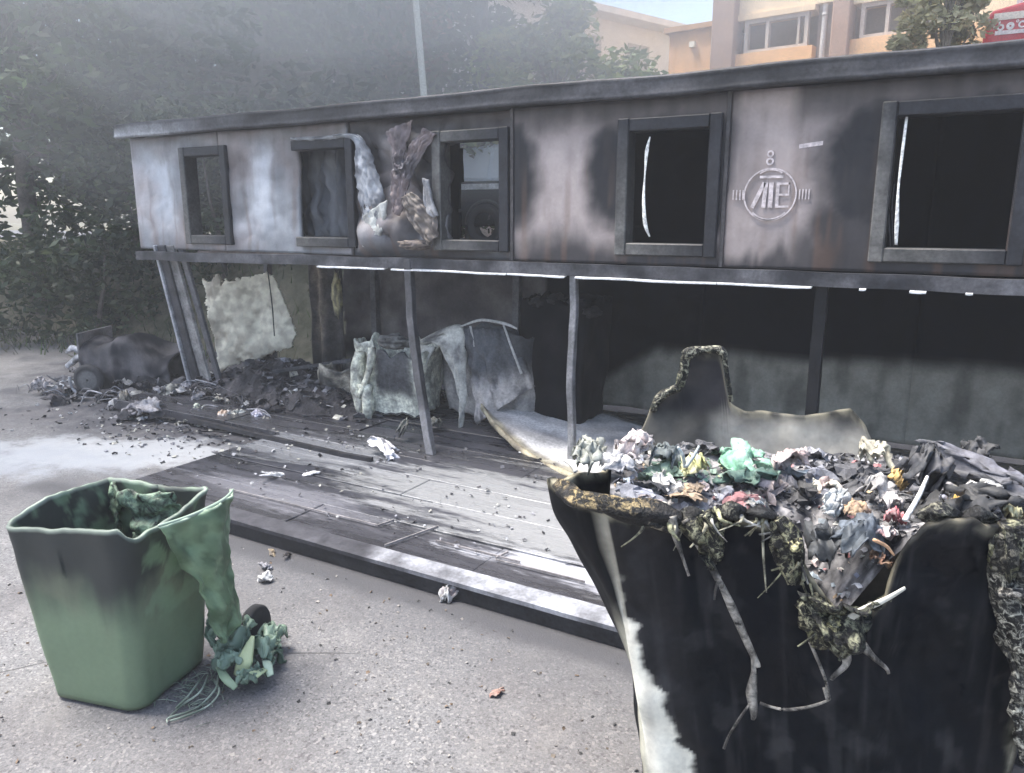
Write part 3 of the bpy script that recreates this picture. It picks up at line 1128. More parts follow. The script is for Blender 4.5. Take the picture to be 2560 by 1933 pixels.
tub('body', bc, brot, (BW, BD), (BW - .16, BD - .10), BH, b_h, b_col, M_BIN, bin1, r=.05, ns=120, nvv=110, thick=.016, disp=b_disp)


def bp(u, v, z):
    return BO + bu * u + bv * v + Vector((0, 0, z))


def bb(x, y):
    return plane_pt(x, y, BO + bv * (BD - .01), bv)


def bf(x, y, out=.02):
    "point on the front wall of the bin, lifted off it"
    return plane_pt(x, y, BO - bv * out, bv)


for pts, rad, sd in (([(1713, 905), (1722, 884), (1760, 874), (1800, 878), (1812, 900)], [.012, .016, .012, .016, .010], 1), ([(1712, 900), (1706, 935), (1700, 966)], [.010, .014, .012], 2), ([(1700, 968), (1670, 980), (1645, 1000), (1634, 1030)], [.012, .009, .012, .008], 3), ([(1812, 890), (1820, 950), (1828, 1004)], [.006, .005, .006], 4)):
    m = MB()
    m.tube([bb(*q_) for q_ in pts], rad, lambda p: mix((.50, .48, .36), (.16, .16, .10), .5 + 1.6 * fbm(p.x, p.y, p.z, 20, 3)), 12, .9, wob=1.1, seed=sd, n=8)
    m.build('melted_crust', M_MOT, bin1, smooth=True)
# lip of folded plastic along the left of the front edge
m = MB()
m.tube([bf(1395, 1215, -.12), bf(1440, 1246, -.02), bf(1520, 1262, .02), bf(1620, 1282, .025), bf(1700, 1305, .02)], [.018, .026, .03, .024, .018],
       lambda p: mix(mix((.50, .38, .19), (.04, .036, .036), .6 + 1.8 * fbm(p.x, p.y, p.z, 16, 3) + 1.2 * sst(-.62, -.45, p.x)), (.015, .015, .017), sst(.958, .940, p.z)), 14, .8, wob=.9, n=10)
m.build('melted_rim', M_MOT, bin1, smooth=True)
m = MB()
m.tube([bf(1530, 1290, .03), bf(1600, 1300, .035), bf(1680, 1330, .03)], [.006, .010, .004], (.30, .26, .18), 8, .6, wob=.5)
m.build('melted_rim', M_MOT, bin1, smooth=True)
for x0, x1, y, sd in ((1700, 1760, 1300, 1), (1800, 1860, 1282, 2), (1862, 1935, 1288, 3), (2300, 2400, 1285, 4), (2400, 2490, 1295, 5)):
    m = MB()
    m.tube([bf(x0, y + 4, .0), bf((x0 + x1) / 2, y - 6, .02), bf(x1, y + 8, .0)], [.012, .022, .012], lambda p: mix((.26, .25, .19), (.03, .03, .03), .55 + 2.2 * fbm(p.x, p.y, p.z, 14, 3)), 12, .9, wob=1.0, seed=sd, n=10)
    m.build('melted_rim', M_MOT, bin1, smooth=True)
mot = lambda p: mix((.56, .54, .36), (.16, .16, .08), .5 + 1.5 * fbm(p.x, p.y, p.z, 20, 3))
# bubbling lumps where the wall folded over
for pts, rad, sd in (
        ([(1745, 1290), (1770, 1335), (1785, 1385), (1772, 1420)], [.028, .033, .024, .008], 1),
        ([(1940, 1300), (1965, 1350), (1975, 1400), (1985, 1460)], [.016, .026, .020, .008], 2),
        ([(2010, 1500), (2040, 1540), (2070, 1575), (2100, 1595)], [.022, .038, .034, .014], 3),
        ([(2505, 1310), (2512, 1380), (2520, 1440)], [.03, .038, .03], 4)):
    m = MB()
    m.tube([bf(x, y, .03) for x, y in pts], rad, mot, 20, .7, wob=1.5, seed=sd * 5, n=14)
    m.build('melted_lump', M_MOT, bin1, smooth=True)
m = MB()
m.tube([bf(1975, 1352, .05), bf(1985, 1372, .06), bf(1998, 1360, .06), bf(2000, 1345, .055)], [.006, .009, .009, .005], (.62, .58, .32), 8)
m.build('melted_drip', M_MOT, bin1, smooth=True)
m = MB()
m.tube([bf(2065, 1560, .07), bf(2085, 1578, .08), bf(2100, 1560, .08), bf(2080, 1545, .07)], [.008, .012, .010, .005], (.50, .46, .22), 8)
m.build('melted_drip', M_MOT, bin1, smooth=True)
# strings and ribbons of molten plastic
pal = lambda p: mix((.38, .355, .31), (.07, .065, .06), .4 + 1.5 * fbm(p.x * 2.5, p.y * 2.5, p.z * .6, 16))
SIDE = tuple(bu)
for pts, rad, fl in (
        ([(1712, 1300), (1740, 1345), (1775, 1410), (1795, 1450)], [.008, .011, .009, .007], .35),
        ([(1795, 1445), (1830, 1520), (1860, 1590), (1892, 1660), (1895, 1668)], [.005, .011, .009, .007, .003], .4),
        ([(1880, 1640), (1884, 1680), (1878, 1730), (1885, 1780), (1882, 1800)], [.003, .006, .013, .009, .004], .35),
        ([(1878, 1755), (1850, 1795), (1822, 1840), (1810, 1872)], [.003, .0035, .003, .0035], .8),
        ([(1900, 1758), (1930, 1768), (1965, 1774), (2020, 1768), (2068, 1752), (2072, 1740), (2060, 1690), (2025, 1605)], [.004, .003, .004, .004, .003, .004, .0035, .004], .8),
        ([(1680, 1290), (1690, 1340), (1705, 1390), (1722, 1440)], [.010, .008, .0035, .003], .6),
        ([(2095, 1590), (2110, 1630), (2115, 1660), (2085, 1690), (2078, 1700)], [.018, .014, .008, .006, .004], .4),
        ([(2110, 1570), (2150, 1610), (2180, 1640), (2215, 1670), (2222, 1685)], [.014, .012, .007, .004, .003], .4),
        ([(1800, 1440), (1790, 1470), (1786, 1500)], [.003, .003, .002], .7),
        ([(2060, 1720), (2068, 1750)], [.004, .003], .8),
        ([(1998, 1390), (2010, 1430), (2020, 1460)], [.003, .002, .002], 1)):
    m = MB()
    m.tube([bf(x, y, .035) for x, y in pts], rad, pal, 8, fl, side=SIDE, n=6, wob=.25)
    m.build('melted_string', M_MOT2, bin1, smooth=True)
m = MB()
m.tube([bf(2082, 1575, .06), bf(2150, 1530, .08), bf(2215, 1498, .07), bf(2262, 1470, .05)], [.007, .009, .007, .005], (.60, .58, .50), 8, .6, side=(0, 0, 1), wob=.3)
m.build('melted_string', M_PLAST, bin1, smooth=True)
# hanging skin below the notch
m = MB()
SK = [bf(1995, 1480, .05), bf(2230, 1490, .05), bf(2095, 1640, .045)]


def skin(u, v):
    a, b = SK[0].lerp(SK[2], v), SK[1].lerp(SK[2], v)
    p = a.lerp(b, u)
    return p - bv * (.05 * math.sin(math.pi * u) * (1 - v) + .06 * fbm(p.x, p.z, 0, 18, 4))


m.grid(skin, 40, 30, lambda u, v, p: mix((.30, .30, .20), (.05, .06, .04), .5 + 1.6 * fbm(p.x, p.y, p.z, 16, 3)))
m.build('melted_skin', M_MOT, bin1, smooth=True, solid=.008)
# pale delaminated layer on the right corner
m = MB()
E1 = spline([bf(2490, 1300, .02), bf(2478, 1400, .02), bf(2500, 1560, .02), bf(2520, 1700, .02), bf(2528, 1800, .02), bf(2560, 1900, .02)], 8)
E2 = spline([bf(2560, 1300, .0), bf(2560, 1400, -.0), bf(2590, 1560, -.0), bf(2600, 1700, -.02), bf(2610, 1800, -.02), bf(2600, 1920, -.02)], 8)
m.grid(lambda u, v: E1[int(round(v * 40))].lerp(E2[int(round(v * 40))], u) - bv * (.03 * math.sin(math.pi * u) + .03 * fbm(u * 2, v * 9, 3, 1.5, 3)), 12, 40,
       lambda u, v, p: mix((.58, .57, .48), (.20, .19, .15), sst(.45, .15, v) * .7 + .2 + 1.2 * fbm(p.x, p.y, p.z, 12, 3)))
m.build('melted_skin', M_MOT, bin1, smooth=True, solid=.012)
m = MB()
m.tube([bf(2500, 1478, .05), bf(2530, 1482, .06), bf(2590, 1480, .05)], [.012, .010, .012], (.45, .42, .36), 8, wob=.6)
m.build('melted_drip', M_MOT, bin1, smooth=True)

# small drips and threads all along the melted edge
rd = random.Random(12)
for i_ in range(40):
    x = rd.choice([rd.uniform(1560, 1800), rd.uniform(1840, 2000), rd.uniform(1990, 2120)])
    u_ = (bf(x, 1300, 0) - BO).dot(bu)
    z_ = curve(FRONT, u_) - rd.uniform(.0, .012)
    o_ = rd.uniform(.012, .05)
    L_ = rd.choice([.012, .016, .02, .03, .04, .06, .16]) * rd.uniform(.7, 1.3)
    p_ = BO + bu * u_ - bv * o_ + Vector((0, 0, z_))
    w_ = rd.uniform(.0010, .0034)
    sw = bu * rd.uniform(-.05, .05) * (1 + L_ * 4)
    m = MB()
    m.tube([p_ + bv * .03 + Vector((0, 0, .01)), p_, p_ + sw * .4 - Vector((0, 0, L_ * .5)), p_ + sw - Vector((0, 0, L_))], [w_ * 2.2, w_ * 1.6, w_, w_ * .7], rd.choice([(.55, .52, .38), (.42, .42, .26), (.60, .58, .52), (.30, .28, .18)]), 6, .7, side=SIDE, n=4, wob=.6)
    m.build('melted_drip', M_MOT2, bin1, smooth=True)


# ---- rubbish in the bin
def heap_z(u, v):
    t = .895 + .035 * fbm(u, v, 1, 6, 3) - .02 * sst(.3, .7, v)
    dip = math.exp(-((u - .50) / .13) ** 2) * sst(.42, .02, v)
    return t - .27 * dip - .05 * sst(.75, .2, u) * sst(.1, .5, v) * 0


m = MB()


def heapf(a, b):
    u, v = .03 + (BW - .06) * a, .03 + (BD - .06) * b
    return bp(u, v, heap_z(u, v))


m.grid(heapf, 50, 40, lambda a, b, p: mix((.04, .04, .045), (.30, .29, .29), .35 + 1.3 * fbm(p.x, p.y, p.z, 22, 3)))
TRC = [(.62, .62, .64), (.70, .68, .62), (.30, .31, .36), (.12, .13, .15), (.50, .50, .52), (.04, .04, .045), (.38, .38, .38), (.45, .34, .22), (.28, .36, .30), (.55, .42, .40), (.32, .31, .30), (.05, .05, .055), (.20, .22, .26)]


def scrap(m, p, s, c, sd):
    "one bent shred"
    q = Matrix.Rotation(sd * 2.399, 3, 'Z') @ Matrix.Rotation(math.sin(sd * 7.1) * .9, 3, 'X')
    a, b, k = s, s * (.4 + .4 * abs(math.sin(sd * 3.3))), s * .5 * math.sin(sd * 5.7)
    pts = [Vector((-a, -b, 0)), Vector((0, -b * .8, k)), Vector((a, -b * .7, k * .2)), Vector((-a * .9, b, k * .3)), Vector((0, b, k * 1.2)), Vector((a * .8, b * .9, 0))]
    up = [v + Vector((0, 0, s * .10)) for v in pts]
    vs = [p + q @ v for v in pts + up]
    m.add(vs, [(0, 3, 4, 1), (1, 4, 5, 2), (6, 7, 10, 9), (7, 8, 11, 10), (0, 1, 7, 6), (1, 2, 8, 7), (2, 5, 11, 8), (5, 4, 10, 11), (4, 3, 9, 10), (3, 0, 6, 9)], c)


rr = random.Random(21)
WHITES = [(.66, .66, .68), (.72, .70, .62), (.50, .50, .54), (.60, .50, .48), (.58, .42, .26), (.30, .31, .36), (.42, .18, .18), (.36, .42, .46), (.12, .13, .15), (.46, .44, .40), (.70, .69, .66)]
GREENS = [(.22, .42, .30), (.40, .55, .42), (.48, .48, .26), (.10, .17, .13), (.55, .55, .50), (.05, .06, .06), (.62, .56, .52)]
DARKS = [(.03, .03, .035), (.05, .05, .055), (.09, .09, .10), (.02, .02, .022), (.16, .16, .18), (.30, .30, .31)]
for i in range(1700):
    u, v = rr.uniform(.04, BW - .04), rr.uniform(.04, BD - .04)
    w_ = nz(u * 7, v * 7, 5)
    if u > .66:
        c = rr.choice(DARKS if rr.random() < .8 else WHITES)
    elif u < .40:
        c = rr.choice(GREENS if (v > .3 and u > .15) else (WHITES if v > .35 or w_ > .1 else DARKS))
    else:
        c = rr.choice(WHITES if w_ > -.18 else DARKS)
    s = rr.uniform(.003, .012) * (1.6 if rr.random() < .12 else 1)
    scrap(m, bp(u, v, heap_z(u, v) + rr.uniform(-.004, .016)), s, mix(c, (.07, .07, .075), rr.uniform(.05, .5)), i * 1.37)
for i in range(60):
    u, v = rr.uniform(.08, BW - .08), rr.uniform(.07, BD - .08)
    k_ = rr.uniform(.03, .07)
    pal_ = DARKS if u > .62 or rr.random() < .35 else (GREENS if u < .40 and v > .3 else WHITES)
    c = mix(rr.choice(pal_), (.07, .07, .075), rr.uniform(.05, .5))
    wad(m, bp(u, v, heap_z(u, v) + .004), (k_ * 1.3, k_, k_ * .5), c, mix(c, (.06, .06, .06), .6), i * 1.9 + 3, 12)
stuff(m.build('rubbish_heap', M_TRASH, None), 'heap of burnt mixed rubbish filling the large black melted bin', 'rubbish')


def item(name, label, cat, x, y, z, size, c, sd, amt=.4, c2=None, fr=1.6, mat=None, sub=3, rot=None):
    m = MB()
    p = floor(x, y, z)
    wad(m, p, size, c, c2, sd)
    return tag(m.build(name, mat or M_TRASH, None, smooth=True, solid=.003, off=0, loc=(p.x, p.y, p.z - size[2] * .8)), label, cat)


ITEMS = [
    ('plastic_bag', 'light green crumpled plastic bag at the back of the bin', 'bag', 1860, 1165, .95, (.10, .07, .045), (.22, .48, .32), 1, (.42, .66, .50)),
    ('plastic_bag', 'yellow-green burst bag beside the light green bag in the bin', 'bag', 1745, 1190, .96, (.05, .045, .05), (.52, .52, .20), 2, (.70, .68, .42)),
    ('plastic_bag', 'dark green flattened bag in front of the light green bag', 'bag', 1880, 1205, .94, (.11, .05, .03), (.05, .12, .09), 3, (.12, .20, .16)),
    ('paper_bag', 'pale pink torn paper at the right end of the light green bag', 'paper', 1975, 1165, .97, (.07, .035, .035), (.50, .38, .36), 4, (.62, .56, .54)),
    ('rubbish_bag', 'tied grey-blue bag near the notch in the bin front', 'bag', 2145, 1355, .90, (.065, .055, .055), (.05, .065, .08), 5, (.16, .19, .23)),
    ('rubbish_bag', 'black bag left of the tied grey-blue bag', 'bag', 2060, 1370, .87, (.06, .05, .05), (.02, .025, .03), 6, (.06, .065, .07)),
    ('paper', 'white and red scrap just right of the grey-blue bag', 'paper', 2215, 1345, .91, (.045, .03, .022), (.75, .73, .70), 7, (.55, .30, .30)),
    ('packet', 'crushed dark red packet above the grey-blue bag', 'packet', 2240, 1315, .93, (.022, .025, .035), (.40, .10, .12), 8, (.48, .30, .30)),
    ('paper', 'large ivory crumpled cup against the back wall of the bin', 'cup', 2185, 1150, 1.0, (.045, .04, .055), (.66, .62, .48), 9, (.50, .46, .36)),
    ('peel', 'orange peel below the ivory cup', 'peel', 2235, 1210, .97, (.028, .025, .035), (.70, .46, .16), 10, (.62, .40, .18)),
    ('peel', 'orange-yellow crust on the burnt right part of the bin', 'peel', 2400, 1260, .97, (.045, .025, .02), (.66, .42, .10), 11, (.50, .32, .10)),
    ('paper', 'white paper ball left of the orange-yellow crust', 'paper', 2350, 1258, .96, (.025, .022, .022), (.62, .62, .70), 12, (.5, .5, .56)),
    ('paper', 'white crumpled tissue on the dark roll at the right edge', 'paper', 2465, 1225, .99, (.045, .03, .02), (.70, .70, .68), 13, (.45, .45, .44)),
    ('paper', 'cream carton lying open in the middle of the rubbish', 'carton', 2060, 1230, .95, (.05, .035, .03), (.72, .70, .58), 14, (.40, .30, .28)),
    ('paper', 'white carton scrap below the cream carton', 'carton', 2085, 1265, .94, (.055, .03, .03), (.62, .65, .66), 15, (.46, .48, .48)),
    ('paper', 'tan cardboard scrap between the white cartons and the ivory cup', 'cardboard', 2140, 1282, .94, (.035, .025, .022), (.52, .36, .22), 16, (.40, .28, .2)),
    ('paper', 'pale grey crumpled ball below the ivory cup', 'paper', 2190, 1240, .96, (.045, .04, .045), (.48, .46, .44), 17, (.28, .27, .27)),
    ('paper', 'white scrap beside the dark red packet', 'paper', 2225, 1270, .95, (.03, .025, .03), (.72, .68, .66), 18, (.5, .46, .44)),
    ('paper', 'brown scorched scrap under the grey-blue bag', 'paper', 2195, 1400, .86, (.05, .03, .025), (.24, .12, .07), 19, (.34, .22, .14)),
    ('box', 'pinkish white pointed carton at the back left of the bin', 'carton', 1590, 1130, 1.0, (.06, .045, .055), (.72, .64, .62), 20, (.60, .54, .54)),
    ('box', 'white carton with a dark side below the pinkish pointed carton', 'carton', 1545, 1170, .97, (.055, .04, .035), (.74, .72, .70), 21, (.42, .42, .44)),
    ('rubbish_bag', 'pale grey-green bag in the left rear corner of the bin', 'bag', 1475, 1155, .97, (.05, .05, .06), (.32, .34, .30), 22, (.45, .46, .40)),
    ('rubbish_bag', 'dark slate bag between the cartons and the yellow-green bag', 'bag', 1660, 1165, .96, (.06, .05, .05), (.08, .10, .11), 23, (.16, .19, .19)),
    ('rubbish_bag', 'dark scorched bag leaning on the right half of the bin back', 'bag', 2300, 1200, 1.0, (.05, .06, .08), (.03, .032, .036), 24, (.09, .09, .10)),
    ('rubbish_bag', 'charred black mound bulging over the right front of the bin', 'bag', 2400, 1300, .93, (.13, .08, .07), (.016, .017, .019), 25, (.05, .05, .052)),
    ('roll', 'long grey charred roll lying across the right rear of the bin', 'roll', 2440, 1195, 1.0, (.19, .05, .045), (.05, .052, .06), 26, (.17, .17, .20)),
    ('rubbish_bag', 'small black clump behind the grey charred roll', 'bag', 2450, 1140, 1.03, (.05, .04, .04), (.015, .016, .018), 27, (.06, .06, .065)),
    ('paper', 'cream splinters on the far right end of the bin edge', 'paper', 2530, 1290, .96, (.035, .02, .022), (.66, .62, .36), 28, (.3, .28, .18)),
]
for nm, lb, ct, x, y, z, sz, c, sd, c2 in ITEMS:
    c, c2 = mix(c, (.10, .10, .10), .22), mix(c2, (.05, .05, .05), .35)
    item(nm, lb, ct, x, y, z - .035, tuple(q_ * 1.0 for q_ in sz), c, sd, .62, c2, 1.5)
for lb, a, b, w, c in (
        ('white plastic straw standing up in the rubbish by the dark bag', (2262, 1300, .95), (2318, 1192, 1.0), .006, (.72, .71, .68)),
        ('thin pale stick leaning behind the yellow-green bag', (1712, 1168, .97), (1695, 1118, 1.03), .005, (.46, .52, .52)),
        ('grey stick crossing the pale stick behind the yellow-green bag', (1715, 1168, .98), (1748, 1115, 1.03), .005, (.32, .36, .36)),
        ('orange straw lying in front of the grey-blue bag', (2185, 1350, .93), (2235, 1388, .88), .004, (.56, .34, .20)),
        ('grey twig poking out at the left rear corner of the bin', (1440, 1180, .96), (1408, 1150, .98), .006, (.46, .45, .42))):
    m = MB()
    p, q = floor(*a), floor(*b)
    m.tube([p, p.lerp(q, .5) + Vector((.004, 0, .004)), q], [w, w * .9, w * .6], c, 7)
    tag(m.build('straw' if 'straw' in lb else 'stick', M_TRASH, None, smooth=True, loc=p), lb, 'straw' if 'straw' in lb else 'stick')

# ------------------------------------------------------------------ green bin, near left
GC = Vector((-2.385, 1.445, 0))
gbin = thing('green_bin', 'green plastic bin with charred black top and its right side melted', 'bin', GC)
GH = .65
grot = R(14)
GRIM = [(0, .635), (.35, .645), (.75, .665), (.97, .675), (1.04, .645), (1.10, .628), (1.35, .632), (1.7, .645), (1.95, .66), (2.4, .64), (2.8, .655), (3.1, .65), (3.6, .67), (4.0, .635)]


def g_col(s, z, v, p):
    n = fbm(p.x, p.y, p.z, 5, 4)
    ln = .37 + .05 * n + .03 * math.sin(s * 2) + .045 * fbm(s * 7, z * .8, 4, 1.0, 4)
    c = mix((.155, .215, .135), (.028, .033, .032), sst(ln - .10, ln + .13, z))
    c = mix(c, (.16, .15, .11), .35 * sst(.12, .0, abs(z - ln)) * sst(-.1, .4, n))
    c = mix(c, (.05, .075, .04), .5 * sst(.06, .0, z))
    if s > 1.15 and z > .3:
        c = mix(c, (.20, .30, .19), .55 * sst(-.1, .3, fbm(p.x, p.y, p.z, 14, 3)))
    if v > .975:
        c = mix(c, (.30, .36, .30), .5 + .5 * n)  # pale rim highlight painted into the plastic colour
    return c


def g_disp(s, z, x, y):
    n = fbm(s * 1.3, z * 2, 2, 1.5, 3)
    k = sst(.35, .65, z)
    a = .008 * n + .015 * n * k
    dx = (-a if x < 0 else a) + (.02 * k * nz(s * 3, z, 4))
    return dx, .012 * k * nz(s * 4, z * 3, 8), .006 * nz(s * 10, 0, 3) * sst(.5, .65, z)


tub('body', GC, grot, (.485, .455), (.365, .355), GH, lambda s: curve(GRIM, s), g_col, M_GREEN, gbin, r=.055, ns=40, nvv=40, thick=.012, disp=g_disp, z0=.015)
# melted skin still lining the inside at the back
gu, gv = Vector((math.cos(grot), math.sin(grot), 0)), Vector((-math.sin(grot), math.cos(grot), 0))
m = MB()
m.grid(lambda u, v: GC + gu * (-.20 + .30 * u) + gv * (.190 - .05 * math.sin(math.pi * u) - .03 * fbm(u * 4, v * 4, 1, 1.2, 3)) + Vector((0, 0, .44 + .20 * v + .02 * nz(u * 6, v))), 26, 18,
       lambda u, v, p: mix((.32, .45, .32), (.12, .18, .12), .45 + 1.8 * fbm(p.x, p.y, p.z, 17, 3)), lambda u, v: (u - .28) ** 2 / .02 + (v - .35) ** 2 / .12 < 1)
m.build('melted_lining', M_MOT2, gbin, smooth=True, solid=.008)
# curtain of plastic that ran down the right side
gn = Vector((.957, .29, 0))
gp = Vector((-2.05, 1.415, 0)) + gn * .005
LA = spline([plane_pt(x, y, gp, gn) for x, y in ((396, 1318), (428, 1380), (478, 1440), (514, 1510), (526, 1560), (546, 1605))], 7)
LB = spline([plane_pt(x, y, gp, gn) for x, y in ((583, 1224), (576, 1300), (572, 1390), (580, 1470), (593, 1550), (548, 1606))], 7)
m = MB()
m.grid(lambda u, v: LA[int(round(v * 35))].lerp(LB[int(round(v * 35))], u) + gn * (.035 * math.sin(math.pi * u) * (1 - .4 * v) + .03 * fbm(u * 3, v * 5, 2, 1.3, 3)), 18, 35,
       lambda u, v, p: mix(mix((.20, .30, .18), (.075, .125, .07), .5 + 1.6 * fbm(p.x, p.y, p.z, 15, 3)), (.33, .42, .32), sst(.03, .0, v) + .6 * sst(.93, 1, u)))
m.build('melted_curtain', M_GREEN, gbin, smooth=True, solid=.008, off=0)
m = MB()
ew = [LA[0] + Vector((0, 0, .004)), LA[0].lerp(LB[0], .3) + gn * .03, LA[0].lerp(LB[0], .7) + gn * .035, LB[0]]
m.tube(ew, [.004, .006, .006, .004], (.30, .38, .31), 8)
m.build('melted_rim', M_GREEN, gbin, smooth=True)
# wheel at the rear right
wc = floor(628, 1540, .10)
wc = Vector((-2.16, 1.80, .085))
m = MB()
prof_w = [(.0, -.018), (.03, -.022), (.055, -.016), (.075, -.022), (.085, -.012), (.085, .012), (.075, .022), (.055, .016), (.03, .022), (.0, .018)]
m.grid(lambda u, v: wc + Vector((0, 0, 0)) + (lambda rr_, yy, an: gv * (rr_ * math.cos(an)) + Vector((0, 0, rr_ * math.sin(an))) + gu * yy)(*prof_w[int(round(v * 9))], 2 * math.pi * u), 32, 9, (.02, .02, .022), wrap=True)
m.build('wheel', M_RUB, gbin, smooth=True)
# folds of green plastic on the ground
gcol = lambda a, b: (lambda p: mix(a, b, .5 + 1.7 * fbm(p.x, p.y, p.z, 16, 3)))
for x, y, z, sz, sd in ((600, 1620, .07, (.09, .08, .07), 31), (655, 1640, .05, (.08, .07, .055), 33), (580, 1665, .05, (.07, .06, .05), 34), (625, 1700, .035, (.07, .05, .035), 35), (560, 1590, .10, (.05, .05, .06), 36), (680, 1600, .05, (.055, .05, .05), 37)):
    m = MB()
    p = floor(x, y, z)
    wad(m, p, tuple(q_ * 1.05 for q_ in sz), (.24, .33, .25), (.07, .11, .08), sd, 40)
    m.build('melted_fold', M_GREEN, gbin, smooth=True, solid=.004, off=0)
for pts, w, c in (([(602, 1690), (612, 1650), (632, 1590)], [.024, .028, .006], (.50, .56, .32)), ([(605, 1695), (640, 1685), (672, 1668)], [.02, .022, .014], (.40, .48, .28)), ([(660, 1640), (668, 1660), (676, 1690)], [.010, .018, .012], (.40, .5, .38)), ([(540, 1650), (560, 1690), (590, 1720)], [.010, .016, .01], (.22, .30, .2))):
    m = MB()
    zz = [.03, .09, .14] if c[0] > .45 else [.04, .07, .05]
    m.tube([floor(x, y, z) for (x, y), z in zip(pts, zz)], w, c, 8, .25, side=tuple(RT), n=6, wob=.3)
    m.build('melted_fold', M_GREEN, gbin, smooth=True)
for pts in ([(545, 1690), (540, 1720), (505, 1760), (470, 1780), (422, 1795), (418, 1806)], [(520, 1690), (500, 1730), (460, 1760), (425, 1790)], [(535, 1700), (548, 1730), (520, 1765), (465, 1790), (425, 1802)], [(500, 1700), (470, 1740), (440, 1770)]):
    m = MB()
    m.tube([floor(x, y, .012 + .03 * (i == 1)) for i, (x, y) in enumerate(pts)], [.006, .005, .004, .005, .003], lambda p: mix((.40, .46, .38), (.16, .20, .15), .5 + fbm(p.x, p.y, 0, 14)), 7, .6, n=5, wob=.3)
    m.build('melted_string', M_GREEN, gbin, smooth=True)
rr = random.Random(5)
m = MB()
for i in range(90):
    p = floor(rr.gauss(490, 42), rr.gauss(1728, 32), .004)
    q = p + Vector((rr.uniform(-.05, .05), rr.uniform(-.05, .05), rr.uniform(.0, .02)))
    m.tube([p, p.lerp(q, .5) + Vector((rr.uniform(-.01, .01), rr.uniform(-.01, .01), .008)), q], [.0016, .0014, .001], rr.choice([(.16, .20, .15), (.08, .10, .08), (.24, .28, .22)]), 4, n=2)
stuff(m.build('plastic_threads', M_GREEN, gbin))

# ------------------------------------------------------------------ melted bins in the bay
pale = lambda s, z, v, p: mix(mix((.52, .53, .46), (.22, .22, .20), .35 + 1.4 * fbm(p.x, p.y, p.z, 9, 4)), (.03, .032, .038), sst(-.12, .2, fbm(p.x, p.y, p.z, 3.2, 3) + (.25 if 1.2 < s else -.1)))


def slump(a, sd):
    def f(s, z, x, y):
        n = fbm(s * 1.7 + sd, z * 2.5, sd, 1.3, 3)
        return a * n, a * nz(s * 2, z * 3, sd), .03 * nz(s * 6, sd)
    return f


A1 = wall(965, 1060, 4.42)
b2 = thing('melted_bin', 'slumped pale grey bin with black-stained front behind the buckled post', 'bin', (A1.x, 4.62, DZ))
tub('body', Vector((A1.x, 4.62, 0)), R(8), (.58, .42), (.50, .40), .70, lambda s: .62 + .10 * nz(s * 1.9, 3) + .05 * nz(s * 6, 8) + (.05 if s > 3 or s < .3 else 0),
    lambda s, z, v, p: mix(mix((.72, .73, .62), (.34, .35, .31), .3 + 1.4 * fbm(p.x, p.y, p.z, 9, 4)), (.06, .062, .068), sst(.30, .42, s + .1 * nz(z * 8, 2)) * sst(.95, .8, s) * sst(.22, .34, z + .06 * fbm(p.x, p.z, 1, 6))), M_MELT, b2, r=.06, ns=30, nvv=26, disp=slump(.05, 2), z0=.13)
for pts, rad in (([(915, 960), (920, 1030), (912, 1090)], [.05, .04, .015]), ([(900, 880), (893, 960), (905, 1030)], [.04, .05, .03]), ([(930, 870), (925, 920), (900, 990)], [.03, .03, .04]), ([(1045, 850), (1040, 920), (1050, 980)], [.012, .014, .02])):
    m = MB()
    m.tube([wall(x, y, 4.34) for x, y in pts], rad, lambda p: mix((.74, .75, .62), (.30, .30, .27), .35 + 1.8 * fbm(p.x, p.y, p.z, 14, 3)), 12, .6, wob=.8)
    m.build('melted_lump', M_MELT, b2, smooth=True)
m = MB()
m.crumple(wall(985, 855, 4.4), (.10, .06, .05), (.02, .02, .022), 4, 3, .9, 2.6, c2=(.18, .18, .17))
m.build('charred_lump', M_CHAR, b2, smooth=True)

A2 = wall(1210, 1000, 4.75)
b3 = thing('melted_bin', 'sagging grey bin with torn pale skin draped over it, left of the black bin', 'bin', (A2.x, 4.98, DZ))
tub('body', Vector((A2.x, 4.98, 0)), R(-3), (.82, .52), (.74, .46), .84, lambda s: .70 + .05 * math.sin(s * 1.6) + .05 * nz(s * 3, 6) + .10 * math.exp(-((s - .55) / .25) ** 2),
    lambda s, z, v, p: mix(mix((.46, .44, .42), (.20, .195, .20), .4 + fbm(p.x, p.y, p.z, 6, 4)), (.06, .063, .07), sst(.34, .60, z + .10 * fbm(p.x * 4, p.z, 2, 2))), M_PLAST, b3, r=.08, ns=30, nvv=26, disp=slump(.04, 5), z0=.13)
sk2 = lambda u, v, p: mix((.50, .50, .46), (.15, .15, .15), .25 + 1.3 * fbm(p.x, p.y, p.z, 10, 3))
loft([(1060, 862, 4.6), (1095, 862, 4.55), (1130, 930, 4.5), (1150, 1000, 4.5), (1152, 1068, 4.5)], [(1050, 850, 4.6), (1150, 812, 4.62), (1163, 880, 4.55), (1166, 990, 4.5), (1155, 1072, 4.5)], 4.55, .03, sk2, 'melted_skin', b3, M_PLAST, fold=.03)
loft([(1052, 858, 4.6), (1056, 900, 4.55), (1064, 945, 4.55)], [(1090, 868, 4.6), (1072, 900, 4.55), (1068, 930, 4.55)], 4.55, .02, sk2, 'melted_skin', b3, M_PLAST, fold=.02)
